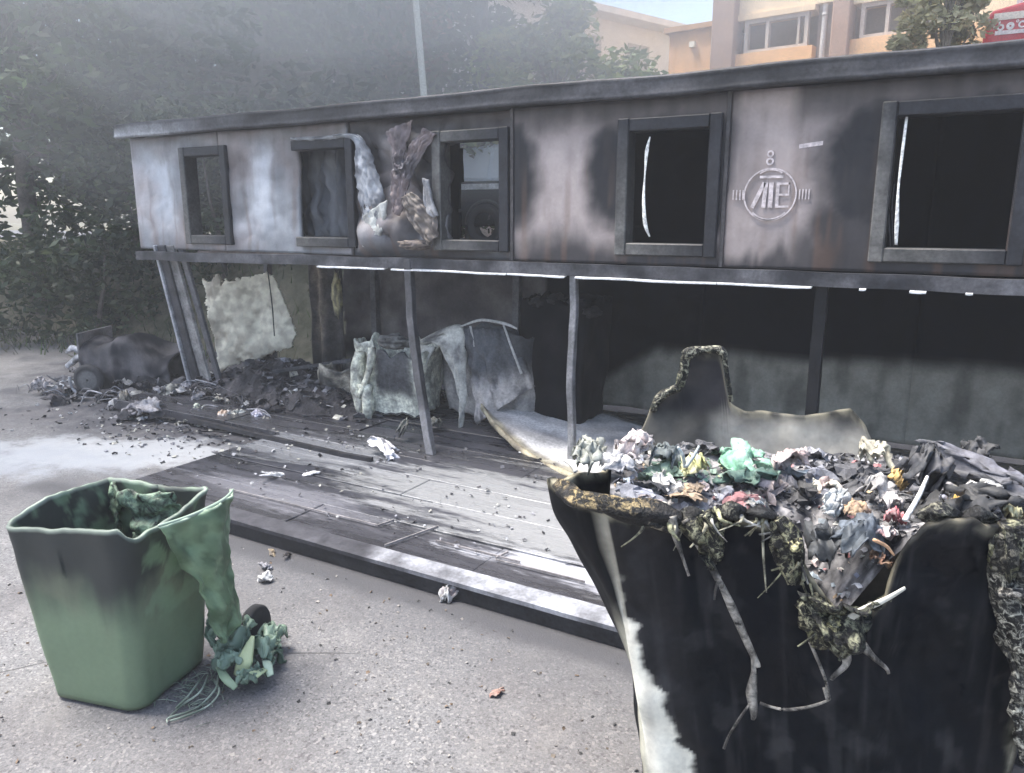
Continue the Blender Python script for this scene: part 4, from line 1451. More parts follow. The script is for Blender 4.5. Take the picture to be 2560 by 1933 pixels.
loft([(1160, 818, 4.6), (1172, 900, 4.56), (1182, 980, 4.54), (1192, 1062, 4.54)], [(1292, 822, 4.78), (1308, 880, 4.76), (1322, 930, 4.76), (1334, 968, 4.76)], 4.6, .06, lambda u, v, p: mix(mix((.10, .105, .115), (.50, .47, .45), sst(.42, .80, v + .12 * fbm(p.x * 3, p.z, 1, 3))), (.05, .05, .055), .8 * sst(.1, .5, fbm(p.x * 5, p.z, 4, 4))), 'melted_skin', b3, M_PLAST, nu=24, fold=.05)
for pts, rad in (([(1152, 816), (1205, 800), (1262, 810), (1292, 822)], [.008, .010, .010, .007]), ([(1176, 815), (1186, 870), (1190, 930)], [.008, .006, .004]), ([(1258, 812), (1276, 860), (1304, 935)], [.006, .009, .009])):
    m = MB()
    m.tube([wall(x, y, 4.58) for x, y in pts], rad, (.42, .42, .41), 8, .5, wob=.4)
    m.build('melted_string', M_PLAST, b3, smooth=True)
# small melted end piece on the left, low pale pail
A3 = wall(850, 1000, 4.6)
b5 = thing('melted_pail', 'small scorched pail left of the slumped pale grey bin', 'pail', (A3.x, 4.72, DZ))
tub('body', Vector((A3.x, 4.72, 0)), R(5), (.42, .34), (.36, .3), .46, lambda s: .40 + .06 * nz(s * 3, 1), lambda s, z, v, p: mix((.36, .33, .27), (.03, .03, .03), .55 + 1.6 * fbm(p.x, p.y, p.z, 8, 4)), M_MELT, b5, r=.06, ns=20, nvv=16, disp=slump(.06, 9), z0=.13)

b4 = thing('black_bin', 'tall bin burnt completely black at the left of the dark bay', 'bin', (-2.46, 5.02, DZ))
tub('body', Vector((-2.46, 5.05, 0)), R(-2), (.56, .50), (.46, .42), 1.08, lambda s: 1.02 + .05 * nz(s * 3, 2) + .02 * nz(s * 12, 5), lambda s, z, v, p: mix((.004, .005, .007), (.012, .012, .015), .4 + fbm(p.x, p.y, p.z, 5)), M_SOOT, b4, r=.05, ns=24, nvv=24, disp=slump(.025, 4), z0=.13)
for x, y in ((1345, 735), (1390, 728), (1440, 740), (1480, 760)):
    m = MB()
    m.crumple(wall(x, y + 20, 4.84), (.06, .05, .035), (.004, .005, .007), x * .1, 3, .8, 2.2, c2=(.012, .012, .014))
    m.build('charred_lump', M_CHAR, b4, smooth=True)

# warped lid sheet lying on the deck
m = MB()
EA = spline([wall(1204, 1008, 4.55), wall(1232, 1052, 4.42), wall(1285, 1105, 4.25), wall(1345, 1150, 4.12), floor(1420, 1182, .12), floor(1500, 1215, .12)], 8)
EB = spline([floor(1235, 1012, .14), floor(1320, 1000, .16), floor(1420, 1012, .15), floor(1520, 1035, .14), floor(1610, 1062, .13), floor(1680, 1085, .13)], 8)


def lidf(u, v):
    p = EA[int(round(u * 40))].lerp(EB[int(round(u * 40))], v)
    p.z += .05 * math.sin(math.pi * v) * (1 - u) + .02 * fbm(p.x, p.y, 2, 4, 3)
    return p


m.grid(lidf, 40, 22, lambda u, v, p: mix(mix((.70, .69, .68), (.42, .41, .41), .3 + 1.1 * fbm(p.x, p.y, p.z, 3, 4)), mix((.36, .33, .24), (.12, .11, .09), .5 + fbm(p.x, p.y, 0, 12)), sst(.09, .03, v)))
o = m.build('warped_lid', M_PLAST, None, smooth=True, solid=.03, off=-1)
m = MB()
m.tube([EA[i_] - Vector((0, 0, .012)) for i_ in range(0, 41, 4)], [.012, .020, .022, .020, .014], lambda p: mix((.52, .46, .32), (.16, .14, .11), .45 + 1.4 * fbm(p.x, p.y, p.z, 12)), 9, .9, n=3, wob=.4)
m.build('lid_edge', M_PLAST, o, smooth=True)
tag(o, 'large grey warped bin lid lying curled on the deck in front of the black bin', 'lid')

# ------------------------------------------------------------------ overturned container far left
oc = floor(300, 985, 0)
ov = thing('overturned_container', 'burnt wheeled container lying on its side at the far left before the bushes', 'container', (oc.x, oc.y + .25, 0))
c0 = ov.location.copy()
rm = Matrix.Translation(c0) @ Matrix.Rotation(R(26), 4, 'Z')
m = MB()
# closed left end with moulded ribs, open dark mouth towards the right


def ovf(u, v):
    a = 2 * math.pi * u
    x = -.42 + .84 * v
    hx = .30 + .03 * v
    ca, sa = math.cos(a), math.sin(a)
    k = (abs(ca) ** 5 + abs(sa) ** 5) ** -.2
    rib = .012 * (1 if int(v * 14) % 2 else 0) * (v < .55)
    p = Vector((x, (hx + rib) * ca * k * .95, .29 + (.285 + rib) * sa * k))
    p += Vector((0, .04 * nz(u * 7, v * 4, 3), (-.07 + .16 * nz(u * 4, v * 3, 1)) * sst(.15, .45, p.z)))
    p.z *= lerp(1.0, .78, v)
    return rm @ p


m.grid(ovf, 64, 34, lambda u, v, p: mix((.10, .095, .10), (.016, .017, .022), .45 + 1.5 * fbm(p.x, p.y, p.z, 5, 4)), wrap=True)
m.build('body', M_BIN, ov, smooth=True, solid=.016)
m = MB()
m.grid(lambda u, v: rm @ Vector((-.42 - .03 * math.sin(math.pi * v) * math.sin(math.pi * u), -.27 + .54 * u, .02 + .54 * v)), 14, 14, lambda u, v, p: mix((.20, .19, .19), (.07, .07, .075), .5 + fbm(p.x, p.y, p.z, 6)))
m.build('end_wall', M_PLAST, ov, solid=.015)
wl = MB()
wcn = Vector((-.30, -.36, .16))


def whf(u, v):
    pr = [(.01, -.03), (.05, -.034), (.075, -.02), (.10, -.034), (.125, -.03), (.14, -.012), (.14, .012), (.125, .03), (.02, .03)]
    r_, y_ = pr[int(round(v * 8))]
    a = 2 * math.pi * u
    return rm @ (wcn + Vector((r_ * math.cos(a), y_, r_ * math.sin(a))))


wl.grid(whf, 32, 8, lambda u, v, p: (.12, .12, .12) if v < .3 else (.035, .035, .038), wrap=True)
wl.build('wheel', M_RUB, ov, smooth=True)
m = MB()
m.tube([rm @ (wcn + Vector((.17 * math.cos(a), -.02, .17 * math.sin(a)))) for a in [R(x) for x in range(170, 330, 20)]], .014, (.40, .40, .42), 7)
m.build('wheel_guard', M_METAL, ov, smooth=True)
for pts, rad in (([(225, 885), (195, 895), (165, 915)], [.03, .04, .02]), ([(215, 905), (212, 930), (205, 960)], [.04, .05, .03]), ([(200, 880), (180, 870), (165, 880)], [.02, .025, .015])):
    m = MB()
    m.tube([plane_pt(x, y, c0 + Vector((-.2, -.35, 0)), Vector((0, 1, 0))) for x, y in pts], rad, lambda p: mix((.42, .43, .46), (.08, .08, .09), .45 + 1.6 * fbm(p.x, p.y, p.z, 12, 3)), 10, .5, wob=.8)
    m.build('melted_lump', M_MELT, ov, smooth=True)

# ------------------------------------------------------------------ debris
m = MB()


def ashf(u, v):
    x, y = -6.3 + 2.9 * u, 4.05 + 1.4 * v
    e = min(u, 1 - u, v, 1 - v)
    return Vector((x, y, DZ - .06 + (.20 + .16 * fbm(x, y, 0, 2.6, 4) + .05 * nz(x, y, 3, 9)) * sst(0, .3, e)))


m.grid(ashf, 80, 46, lambda u, v, p: mix((.018, .018, .022), (.075, .07, .075), .3 + 1.4 * fbm(p.x, p.y, p.z, 8, 4)))
rr = random.Random(31)
DC = [(.03, .03, .035), (.045, .045, .05), (.07, .065, .07), (.12, .12, .13), (.25, .25, .27), (.48, .48, .48), (.42, .41, .36)]
for i in range(900):
    u, v = rr.random(), rr.random()
    p = ashf(u, v)
    scrap(m, p + Vector((0, 0, .01)), rr.uniform(.012, .05), rr.choice(DC[:5] if rr.random() < .8 else DC), i * 1.7)
stuff(m.build('ash_debris', M_ASH, None), 'dark mound of ash and burnt scraps on the shelter floor at the left', 'debris')
m = MB()
for i in range(700):
    x, y = rr.gauss(-5.1, .75), rr.gauss(3.75, .35)
    if y > 4.1 or y < 2.9:
        continue
    z = DZ + .004 if x > DX0 and y > DY0 else .004
    scrap(m, Vector((x, y, z + .003)), rr.uniform(.006, .02), rr.choice(DC), i * 2.3)
for i in range(260):
    x, y = rr.uniform(-4.2, -1.2), rr.uniform(2.7, 4.4)
    scrap(m, Vector((x, y, DZ + .01)), rr.uniform(.005, .014), rr.choice(DC), i * 1.9)
stuff(m.build('scattered_scraps', M_ASH, None), 'small burnt scraps scattered over the deck and wet ground at the left', 'debris')
m = MB()
for i in range(520):
    x, y = rr.uniform(-4.2, -.6), rr.uniform(.9, 2.4)
    s = rr.uniform(.003, .008)
    scrap(m, Vector((x, y, .003)), s, rr.choice([(.05, .05, .05), (.12, .10, .08), (.30, .28, .26), (.18, .13, .09)]), i * 3.1)
stuff(m.build('grit', M_ASH, None), 'fine grit and leaf crumbs strewn on the asphalt', 'grit')


def ground_item(name, label, cat, x, y, z, size, c, sd, c2=None, amt=.7, rot=None, mat=None):
    p = floor(x, y, z)
    m = MB()
    wad(m, p + Vector((0, 0, size[2] * .45)), size, c, c2, sd, 22)
    return tag(m.build(name, mat or M_TRASH, None, smooth=True, solid=.004, off=0, loc=p), label, cat)


GI = [
    ('paper', 'small crumpled white paper on the asphalt right of the green bin', 'paper', 665, 1455, 0, (.035, .03, .028), (.70, .70, .68), 41, (.30, .29, .30)),
    ('paper', 'grey ash flake just behind the small white paper', 'ash', 660, 1425, 0, (.035, .025, .02), (.34, .33, .35), 42, (.2, .2, .22)),
    ('leaf', 'dry brown leaf near the deck edge beyond the white paper', 'leaf', 680, 1385, 0, (.04, .02, .008), (.30, .24, .16), 43, (.12, .10, .08)),
    ('twig', 'short dark twig lying beside the dry brown leaf', 'twig', 718, 1392, 0, (.06, .012, .012), (.07, .06, .06), 44, (.05, .05, .05)),
    ('paper', 'white crumpled scrap lying against the deck edge in the middle', 'paper', 1125, 1500, 0, (.045, .035, .04), (.68, .68, .66), 45, (.16, .14, .15)),
    ('leaf', 'reddish brown leaf flat on the asphalt in the middle foreground', 'leaf', 1240, 1735, 0, (.03, .03, .006), (.30, .16, .13), 46, (.26, .20, .17)),
    ('slab', 'pale foam-covered slab on the deck left of the buckled post', 'slab', 962, 1138, .10, (.17, .09, .045), (.72, .72, .76), 47, (.52, .50, .52)),
    ('shard', 'triangular green-grey shard standing behind the pale slab', 'shard', 1000, 1100, .10, (.07, .03, .10), (.22, .23, .20), 48, (.06, .06, .06)),
    ('strip', 'bent white strip lying on the dark left part of the deck', 'strip', 690, 1190, .10, (.13, .03, .01), (.72, .72, .72), 49, (.6, .6, .6)),
    ('strip', 'short pale strip to the right of the bent white strip', 'strip', 775, 1187, .10, (.06, .02, .008), (.56, .56, .58), 50, (.5, .5, .5)),
    ('paper', 'cream flower-like crumpled paper at the foot of the leaning post', 'paper', 490, 1035, .04, (.12, .07, .05), (.72, .74, .60), 51, (.50, .54, .46)),
    ('paper', 'orange and white crumpled packet right of the cream paper', 'packet', 560, 1052, .05, (.07, .05, .05), (.66, .50, .38), 52, (.70, .68, .64)),
    ('paper', 'white scrap beside the orange and white packet', 'paper', 595, 1048, .05, (.06, .05, .05), (.72, .70, .60), 53, (.45, .44, .40)),
    ('paper', 'mauve-white scrap right of the other scraps by the rail', 'paper', 645, 1050, .06, (.06, .05, .045), (.64, .62, .70), 54, (.4, .38, .44)),
    ('sack', 'grey rumpled sack half buried in ash below the leaning post', 'sack', 360, 1045, .0, (.30, .14, .09), (.30, .29, .30), 55, (.14, .135, .15)),
    ('stub', 'pale burnt stub standing left of the grey sack', 'stub', 318, 1030, .0, (.06, .05, .11), (.36, .33, .28), 56, (.16, .15, .13)),
    ('sack', 'white streaked sack lying in front of the overturned container', 'sack', 165, 985, .0, (.20, .10, .06), (.50, .52, .54), 57, (.20, .21, .23)),
    ('paper', 'pinkish white lump at the far left beside the white streaked sack', 'lump', 107, 985, .0, (.10, .08, .10), (.52, .47, .45), 58, (.30, .28, .28)),
    ('scrap', 'purple-grey burnt scrap at the base of the leaning post', 'scrap', 580, 975, .12, (.16, .08, .05), (.24, .22, .25), 59, (.08, .08, .09)),
    ('box', 'charred square box corner on the deck under the sagging grey bin', 'box', 1095, 1075, .10, (.07, .06, .06), (.22, .22, .19), 60, (.10, .10, .09)),
    ('foam', 'yellowish foam clump hanging beside the brown scorched panel', 'foam', 0, 0, 0, (0, 0, 0), None, 0, None),
]
for g in GI:
    if g[6] == (0, 0, 0) or g[7] is None:
        continue
    ground_item(*g)
m = MB()
p = wall(842, 735, 5.1)
m.crumple(p, (.05, .03, .17), (.40, .36, .20), 61, 3, .8, 2.2, 0, (.16, .15, .11))
m.build('foam_clump', M_CHAR, shelter, smooth=True)
# tangle of burnt wire and strip at the left
rr = random.Random(51)
m = MB()
for i in range(150):
    x, y = rr.uniform(-7.4, -4.3), rr.uniform(3.7, 4.5)
    z = .03 if y < 4.1 else .12
    a = rr.uniform(0, 6.28)
    L_ = rr.uniform(.08, .35)
    d = Vector((math.cos(a), math.sin(a) * .5, rr.uniform(-.1, .35))) * L_
    p = Vector((x, y, z))
    m.tube([p, p + d * .4 + Vector((rr.uniform(-.05, .05), 0, rr.uniform(0, .08))), p + d + Vector((0, 0, rr.uniform(-.02, .04)))], [rr.uniform(.002, .008)] * 2, rr.choice([(.02, .02, .022), (.05, .05, .055), (.10, .10, .11), (.30, .30, .32)]), 5, rr.choice([.3, 1.0]), n=4)
for i in range(70):
    x, y = rr.uniform(-7.3, -4.4), rr.uniform(3.6, 4.4)
    k_ = rr.uniform(.03, .09)
    wad(m, Vector((x, y, .03 if y < 4.1 else .12)), (k_ * 1.4, k_, k_ * .7), rr.choice(DC), rr.choice(DC[:4]), i * 1.3 + 2, 9)
stuff(m.build('burnt_wreckage', M_CHAR, None, smooth=True), 'low tangle of burnt wire and sheet before the leaning corner post', 'debris')
# charred battens lying in the ash
for i, (a, b, w) in enumerate((((680, 930), (880, 900), .03), ((560, 950), (700, 1010), .025), ((600, 1000), (790, 985), .02), ((480, 1000), (620, 960), .02))):
    m = MB()
    m.bar(wall(*a, 4.6 + .1 * i), wall(*b, 4.75 + .1 * i), w, w, lambda p: mix((.03, .03, .035), (.12, .12, .13), .4 + fbm(p.x, p.y, p.z, 6)), bev=.003)
    tag(m.build('batten', M_CHAR, None), ['charred batten sloping up towards the slumped pale grey bin', 'charred batten lying low in the ash near the mauve scrap', 'thin charred batten across the ash below the brown panel', 'thin charred batten near the foot of the leaning post'][i], 'batten')

# ------------------------------------------------------------------ vegetation


def leafcloud(m, cen, rad, n, size, cols, rg, shell=.35):
    for i in range(n):
        while True:
            d = Vector((rg.uniform(-1, 1), rg.uniform(-1, 1), rg.uniform(-1, 1)))
            if .05 < d.length < 1:
                break
        d *= max(shell, 1) ** 0
        p = Vector(cen) + Vector((d.x * rad[0], d.y * rad[1], d.z * rad[2]))
        s = size * rg.uniform(.6, 1.3)
        a = Vector((rg.gauss(0, 1), rg.gauss(0, 1), rg.gauss(0, .6))).normalized()
        b = a.orthogonal().normalized()
        b = Matrix.Rotation(rg.uniform(0, 6.28), 3, a) @ b
        a, b = a * s, b * s * .5
        c = mix(rg.choice(cols), rg.choice(cols), rg.random())
        k = rg.uniform(.7, 1.2)
        c = tuple(x * k for x in c)
        m.add([p - a, p + b * .9, p + a, p - b * .9], [(0, 1, 2, 3)], c)


def tree(name, label, cat, base, height, spread, cols, seed, nclump=40, per=70, leaf=.09, trunk=.11, low=.35, group=None, tcol=(.10, .085, .075)):
    rg = random.Random(seed)
    t = thing(name, label, cat, base, group)
    b = Vector(base)
    m = MB()
    bend = Vector((rg.uniform(-.4, .4), rg.uniform(-.3, .3), 0))
    tp = b + Vector((0, 0, height * .75)) + bend
    m.tube([b - Vector((0, 0, .2)), b.lerp(tp, .3) - bend * .15, b.lerp(tp, .65) + bend * .1, tp], [trunk * 1.25, trunk, trunk * .7, trunk * .25], tcol, 10, wob=.3)
    cl = MB()
    for i in range(nclump):
        h = low + (1 - low) * rg.random() ** .8
        k = (h - low) / (1 - low)
        env = math.sin(math.pi * (.12 + .80 * k)) ** .7
        a = rg.uniform(0, 6.283)
        r = spread * env * math.sqrt(rg.uniform(.15, 1))
        c = b + bend * k + Vector((r * math.cos(a), r * math.sin(a), height * h))
        if i % 2 == 0 and trunk > .03:
            st = b.lerp(tp, min(.9, .25 + .6 * k))
            m.tube([st, st.lerp(c, .55) + Vector((0, 0, .12)), c], [trunk * .35, trunk * .2, trunk * .06], tcol, 6, n=3)
        s = spread * rg.uniform(.22, .42)
        kk = rg.uniform(.55, 1.5)
        leafcloud(cl, c, (s, s, s * .7), per, leaf, [tuple(q * kk for q in w_) for w_ in cols], rg)
    m.build('trunk', M_BARK, t, smooth=True)
    cl.build('crown', M_LEAF, t)
    return t


DARK = [(.034, .058, .026), (.052, .078, .032), (.024, .040, .020), (.075, .095, .045)]
MID = [(.075, .125, .035), (.10, .15, .05), (.055, .095, .03)]
YEL = [(.17, .22, .05), (.12, .18, .05), (.20, .22, .07), (.08, .13, .045)]
RED = [(.20, .09, .07), (.14, .10, .05), (.10, .11, .05), (.24, .15, .10)]
OLV = [(.42, .40, .24), (.34, .33, .20), (.46, .42, .28)]
GT = 'trees behind the shelter'
for a in (
        ('dark leafy tree standing at the far left behind the bushes', (-11.6, 6.3, .4), 6.5, 2.3, DARK + MID, 1, 70, 150, .10),
        ('tall dark tree left of the shelter end', (-9.6, 8.6, 1.1), 7.5, 2.4, DARK, 2, 70, 150, .10),
        ('dark tree rising right behind the left end of the shelter', (-8.9, 10.4, 1.1), 7.4, 1.9, DARK + MID[:1], 3, 60, 140, .10),
        ('dark tree in the back row between the two tall ones', (-13.2, 9.6, 1.1), 8.5, 3.0, DARK, 4, 70, 150, .13),
        ('reddish-leaved tree left of the pale pole', (-8.05, 10.0, 1.1), 4.3, .95, RED + MID[:1], 5, 40, 90, .08),
        ('mid green tree just right of the pale pole', (-7.9, 12.2, 1.1), 6.6, 1.7, MID + DARK[:2], 6, 60, 130, .10),
        ('yellow-green sunlit tree before the white house', (-6.05, 12.2, 1.1), 3.75, 1.45, YEL, 7, 60, 120, .09),
        ('low bright green tree by the orange building corner', (-4.6, 12.2, 1.1), 2.75, 1.0, YEL + MID, 8, 40, 90, .085),
        ('large shadowy tree at the back of the left row', (-12.0, 13.5, 1.1), 9.5, 3.2, DARK + MID, 9, 70, 140, .15),
        ('pale green tree showing above the reddish-leaved tree', (-10.6, 15.5, 1.1), 9.0, 2.6, MID + DARK, 11, 60, 130, .14),
        ('dense dark tree filling the gap behind the left trees', (-15.0, 11.5, 1.0), 7.0, 3.4, DARK, 13, 80, 160, .16),
        ('round dark tree behind the tall tree left of the shelter', (-12.2, 10.8, 1.0), 5.5, 2.2, DARK, 14, 60, 150, .13),
        ('broad dark tree at the left edge of the picture', (-15.5, 7.6, 1.0), 9.0, 3.2, MID + OLV[1:2] + DARK[:1], 12, 60, 140, .15)):
    tree('tree', *a[:1], 'tree', *a[1:], low=.04, group=GT)
tree('tree', 'pale olive tree between the orange building and the red truck', 'tree', (-.42, 9.3, 1.1), 3.9, .46, OLV, 10, 110, 90, .045, trunk=.04, low=.12, group=GT, tcol=(.25, .22, .18))
GB = 'bushes at the foot of the trees'
for i, (x, y, h, s, lb) in enumerate(((-9.6, 5.9, 1.6, 1.1, 'dark bush behind the overturned container'), (-11.0, 5.0, 1.7, 1.2, 'dark bush at the left edge above the pinkish lump'), (-8.3, 6.9, 2.0, 1.0, 'dark bush seen past the leaning corner post'), (-12.6, 4.2, 2.2, 1.4, 'outermost dark bush on the left edge'), (-7.2, 7.3, 1.5, .9, 'bush seen through the far left bay of the shelter'), (-10.2, 7.0, 2.3, 1.3, 'taller bush between the dark trees at the left'))):
    z = max(0, bank_h(x, y)) - .05
    tree('bush', lb, 'bush', (x, y, z), h, s, DARK, 40 + i, 34, 90, .06, trunk=.03, low=.05, group=GB)
rr = random.Random(77)
m = MB()
for i in range(2600):
    x, y = rr.uniform(-14, -6.2), rr.uniform(4.4, 8.2)
    if y < 4.6 + .35 * (x + 10) or (x > -7.0 and y < 5.8):
        continue
    z = max(0, bank_h(x, y))
    h = rr.uniform(.05, .22)
    d = Vector((rr.gauss(0, .05), rr.gauss(0, .05), h))
    w = Vector((rr.uniform(-1, 1), rr.uniform(-1, 1), 0)).normalized() * .008
    m.add([Vector((x, y, z)) - w, Vector((x, y, z)) + w, Vector((x, y, z)) + d], [(0, 1, 2)], rr.choice(DARK + MID + [(.16, .15, .08)]))
stuff(m.build('grass', M_LEAF, None), 'sparse grass and weeds under the bushes at the left', 'grass')

# ------------------------------------------------------------------ pole, buildings, vehicles
pt, pb = wall(1034, -60, 8.4), wall(1062, 262, 8.4)
pl = thing('pole', 'thin pale pole leaning slightly among the trees behind the shelter', 'pole', (pb.x + .04, 8.4, GZ))
m = MB()
m.tube([pb + (pb - pt) * ((pb.z - GZ + .1) / (pt.z - pb.z)), pb, pt, pt + (pt - pb) * .4], [.045, .043, .038, .036], (.60, .62, .58), 12, n=2)
m.build('shaft', M_PAINT, pl, smooth=True)
m = MB()
top = pt + (pt - pb) * .4
m.tube([top, top + Vector((0, 0, .05))], [.05, .03], (.3, .3, .3), 12, n=1)
m.build('cap', M_PAINT, pl, smooth=True)

# orange building
bd = Vector((.99, -.139, 0)).normalized()
bnrm = Vector((-.139, -.99, 0)).normalized()
B0 = CAM + (FW + RT * ((1780 - 1280) / F_PX) - UP * ((160 - 966.5) / F_PX)) * 15.5
B0.z = GZ
ob = thing('orange_building', 'orange and brown apartment building with two windows above the shelter roof', 'building', B0)
bm_ = Matrix.Translation(B0) @ Matrix((bd, -bnrm, Vector((0, 0, 1)))).transposed().to_4x4()


def bpx(x, y):
    p = plane_pt(x, y, B0, bnrm)
    return (p - B0).dot(bd), p.z - B0.z


def part(name, boxes, c, mat=M_PAINT, parent=ob, mtx=bm_, bev=.0):
    m = MB()
    for a, b in boxes:
        m.box(a, b, c, mtx, bev)
    return m.build(name, mat, parent)


ORG = lambda p: mix((.80, .44, .20), (.76, .48, .26), .5 + fbm(p.x, p.y, p.z, .8))
CRM = lambda p: mix((.84, .68, .46), (.80, .62, .40), .5 + fbm(p.x, p.y, p.z, .9))
BRN = lambda p: mix((.36, .24, .18), (.30, .21, .17), .5 + fbm(p.x, p.y, p.z, 1.2))
xs = {k: bpx(k, 120)[0] for k in (1670, 1780, 1838, 1842, 2028, 2035, 2078, 2122, 2132, 2325, 2460)}
zs = lambda x, y: bpx(x, y)[1]
HT = 8.2
w1 = (xs[1842] + .10, bpx(1845, 135)[1], xs[2028] - .12, bpx(1845, 52)[1])
w2 = (xs[2132] + .06, bpx(2140, 96)[1], xs[2325] + .0, bpx(2140, 8)[1])
band = .42
# wall slabs around the two window openings and further storeys above and below
part('wall', [((0, .10, 0), (xs[2460] + 3.0, 5.0, w1[1] - band))], CRM)
part('wall', [((0, .10, max(w1[3], w2[3]) + .10), (xs[2460] + 3.0, 5.0, HT))], CRM)
part('wall', [((xs[1838], .6, w1[1] - band), (xs[2460] + 3.0, 5.0, max(w1[3], w2[3]) + .10))], lambda p: (.30, .27, .23))
part('spandrel', [((xs[1838], .04, w1[1] - band), (xs[2028], .6, w1[1]))], ORG)
part('spandrel', [((xs[2122], .04, w2[1] - band), (xs[2460] + 3.0, .6, w2[1]))], ORG)
part('lintel', [((xs[1838], .05, w1[3]), (xs[2028], .6, max(w1[3], w2[3]) + .10))], CRM)
part('lintel', [((xs[2122], .05, w2[3]), (xs[2460] + 3.0, .6, max(w1[3], w2[3]) + .10))], CRM)
part('wall', [((xs[2325] + .0, .06, w2[1]), (xs[2460] + 3.0, .6, w2[3]))], CRM)
part('wall', [((xs[2028], .30, w1[1] - band), (xs[2122], .6, max(w1[3], w2[3]) + .1))], lambda p: (.42, .36, .32))
for a, b in ((0, xs[1838]), (xs[2078], xs[2122])):
    part('pillar', [((a, -.12, 0), (b, .30, HT - .1))], BRN, bev=.02)
for (a, z0_, b, z1_) in (w1, w2):
    f = part('window', [((a, .10, z0_), (a + .07, .22, z1_)), ((b - .07, .10, z0_), (b, .22, z1_)), ((a + .07, .10, z1_ - .07), (b - .07, .22, z1_)), ((a + .07, .10, z0_), (b - .07, .22, z0_ + .06)), ((a + .42, .10, z0_ + .06), (a + .48, .22, z1_ - .07)), ((b - .2, .10, z0_ + .06), (b - .16, .22, z1_ - .07))], lambda p: (.50, .44, .38))
    pn = part('pane', [((a + .07, .16, z0_ + .06), (b - .07, .175, z1_ - .07))], (1, 1, 1), M_GLASS, f)
    part('sill', [((a - .05, -.02, z0_ - .05), (b + .05, .10, z0_ - .002))], (.55, .50, .44), M_PAINT, f)
    part('curtain', [((a + .12, .30, z0_ + .02), (a + .36, .33, z1_ - .05))], (.70, .72, .70), M_PAINT, f)
m = MB()
px = lerp(xs[2035], xs[2078], .28)
m.tube([bm_ @ Vector((px, .20, .0)), bm_ @ Vector((px, .20, HT))], [.05, .05], (.72, .70, .68), 10, n=1)
for z in (1.2, 2.6, w1[1] + .5, 5.6):
    m.tube([bm_ @ Vector((px, .20, z)), bm_ @ Vector((px, .20, z + .05))], [.062, .062], (.6, .58, .56), 10, n=1)
m.build('downpipe', M_PAINT, ob, smooth=True)
part('roof', [((-.3, -.5, HT), (xs[2460] + 3.3, 5.3, HT + .25))], (.30, .24, .2))
# lower wing on the left
wz = zs(1725, 66)
part('wing_wall', [((xs[1670] - .15, .35, 0), (-.002, 4.5, wz))], ORG)
part('wing_coping', [((xs[1670] - .25, .25, wz), (-.004, 4.6, wz + .10))], (.50, .30, .16))
f = part('wing_lamp', [((xs[1670] + .35, .25, zs(1730, 110)), (xs[1670] + .47, .345, zs(1730, 96)))], (.8, .75, .62))

# white house receding to the right
hd = Vector((.35, .937, 0)).normalized()
hn = Vector((.937, -.35, 0)).normalized()
H0 = CAM + (FW + RT * ((1250 - 1280) / F_PX) - UP * ((-40 - 966.5) / F_PX)) * 17.0
eave = plane_pt(1560, 47, H0, hn)
H0.z = GZ
wh = thing('white_house', 'white house with a long pale eave behind the yellow-green tree', 'house', H0)
hm = Matrix.Translation(H0) @ Matrix((hd, -hn, Vector((0, 0, 1)))).transposed().to_4x4()
ez_ = eave.z - GZ
far = (plane_pt(1690, 76, H0, hn) - H0).dot(hd)
WHT = lambda p: mix((.80, .79, .76), (.74, .73, .70), .5 + fbm(p.x, p.y, p.z, .7))
part('wall', [((-3, 0, 0), (far, 7, ez_ - .12))], WHT, M_PAINT, wh, hm)
part('eave', [((-3.4, -.55, ez_ - .12), (far + .4, 7.5, ez_ + .03))], (.78, .77, .74), M_PAINT, wh, hm)
m = MB()
m.add([hm @ Vector(v) for v in ((-3.4, -.5, ez_ + .03), (far + .4, -.5, ez_ + .03), (far + .4, 3.5, ez_ + .75), (-3.4, 3.5, ez_ + .75), (-3.4, 7.5, ez_ + .03), (far + .4, 7.5, ez_ + .03))], [(0, 1, 2, 3), (3, 2, 5, 4), (0, 3, 4), (1, 5, 2)], (.40, .37, .36))
m.build('roof', M_PAINT, wh)
for a in (.6, 2.4, 4.2, 6.0, 7.8):
    if a + .8 < far:
        f = part('window', [((a, -.03, ez_ - 1.7), (a + .8, .05, ez_ - .55))], (.45, .44, .42), M_PAINT, wh, hm)
        part('pane', [((a + .06, -.045, ez_ - 1.64), (a + .74, -.032, ez_ - .61))], (1, 1, 1), M_GLASS, f, hm)


# dark parked car seen through the third hatch
def car_loc():
    return wall(1215, 567, 11.0)


cw = car_loc()
CZ = GZ + .02
car = thing('parked_car', 'dark parked car seen through the hatch with the torn panel beside it', 'car', (cw.x + 1.3, 11.9, CZ))
wr = .33
# outline of the side, front to the left; front wheel at x = 0
body = [(-.85, .30), (-.90, .55), (-.88, .85), (-.84, 1.04), (2.35, 1.03), (3.45, .90), (3.62, .70), (3.60, .34)]
cab = [(-.83, 1.02), (-.70, 1.56), (.20, 1.64), (1.55, 1.60), (2.38, 1.02)]


def extr(m, prof_, y0, y1, c, ins=.0):
    n = len(prof_)
    vs = [Vector((cw.x + a, y0 + (ins if b > 1.1 else 0), CZ + b)) for a, b in prof_] + [Vector((cw.x + a, y1 - (ins if b > 1.1 else 0), CZ + b)) for a, b in prof_]
    m.add(vs, [tuple(range(n)), tuple(range(2 * n - 1, n - 1, -1))] + [(i, i + n, (i + 1) % n + n, (i + 1) % n) for i in range(n)], c)


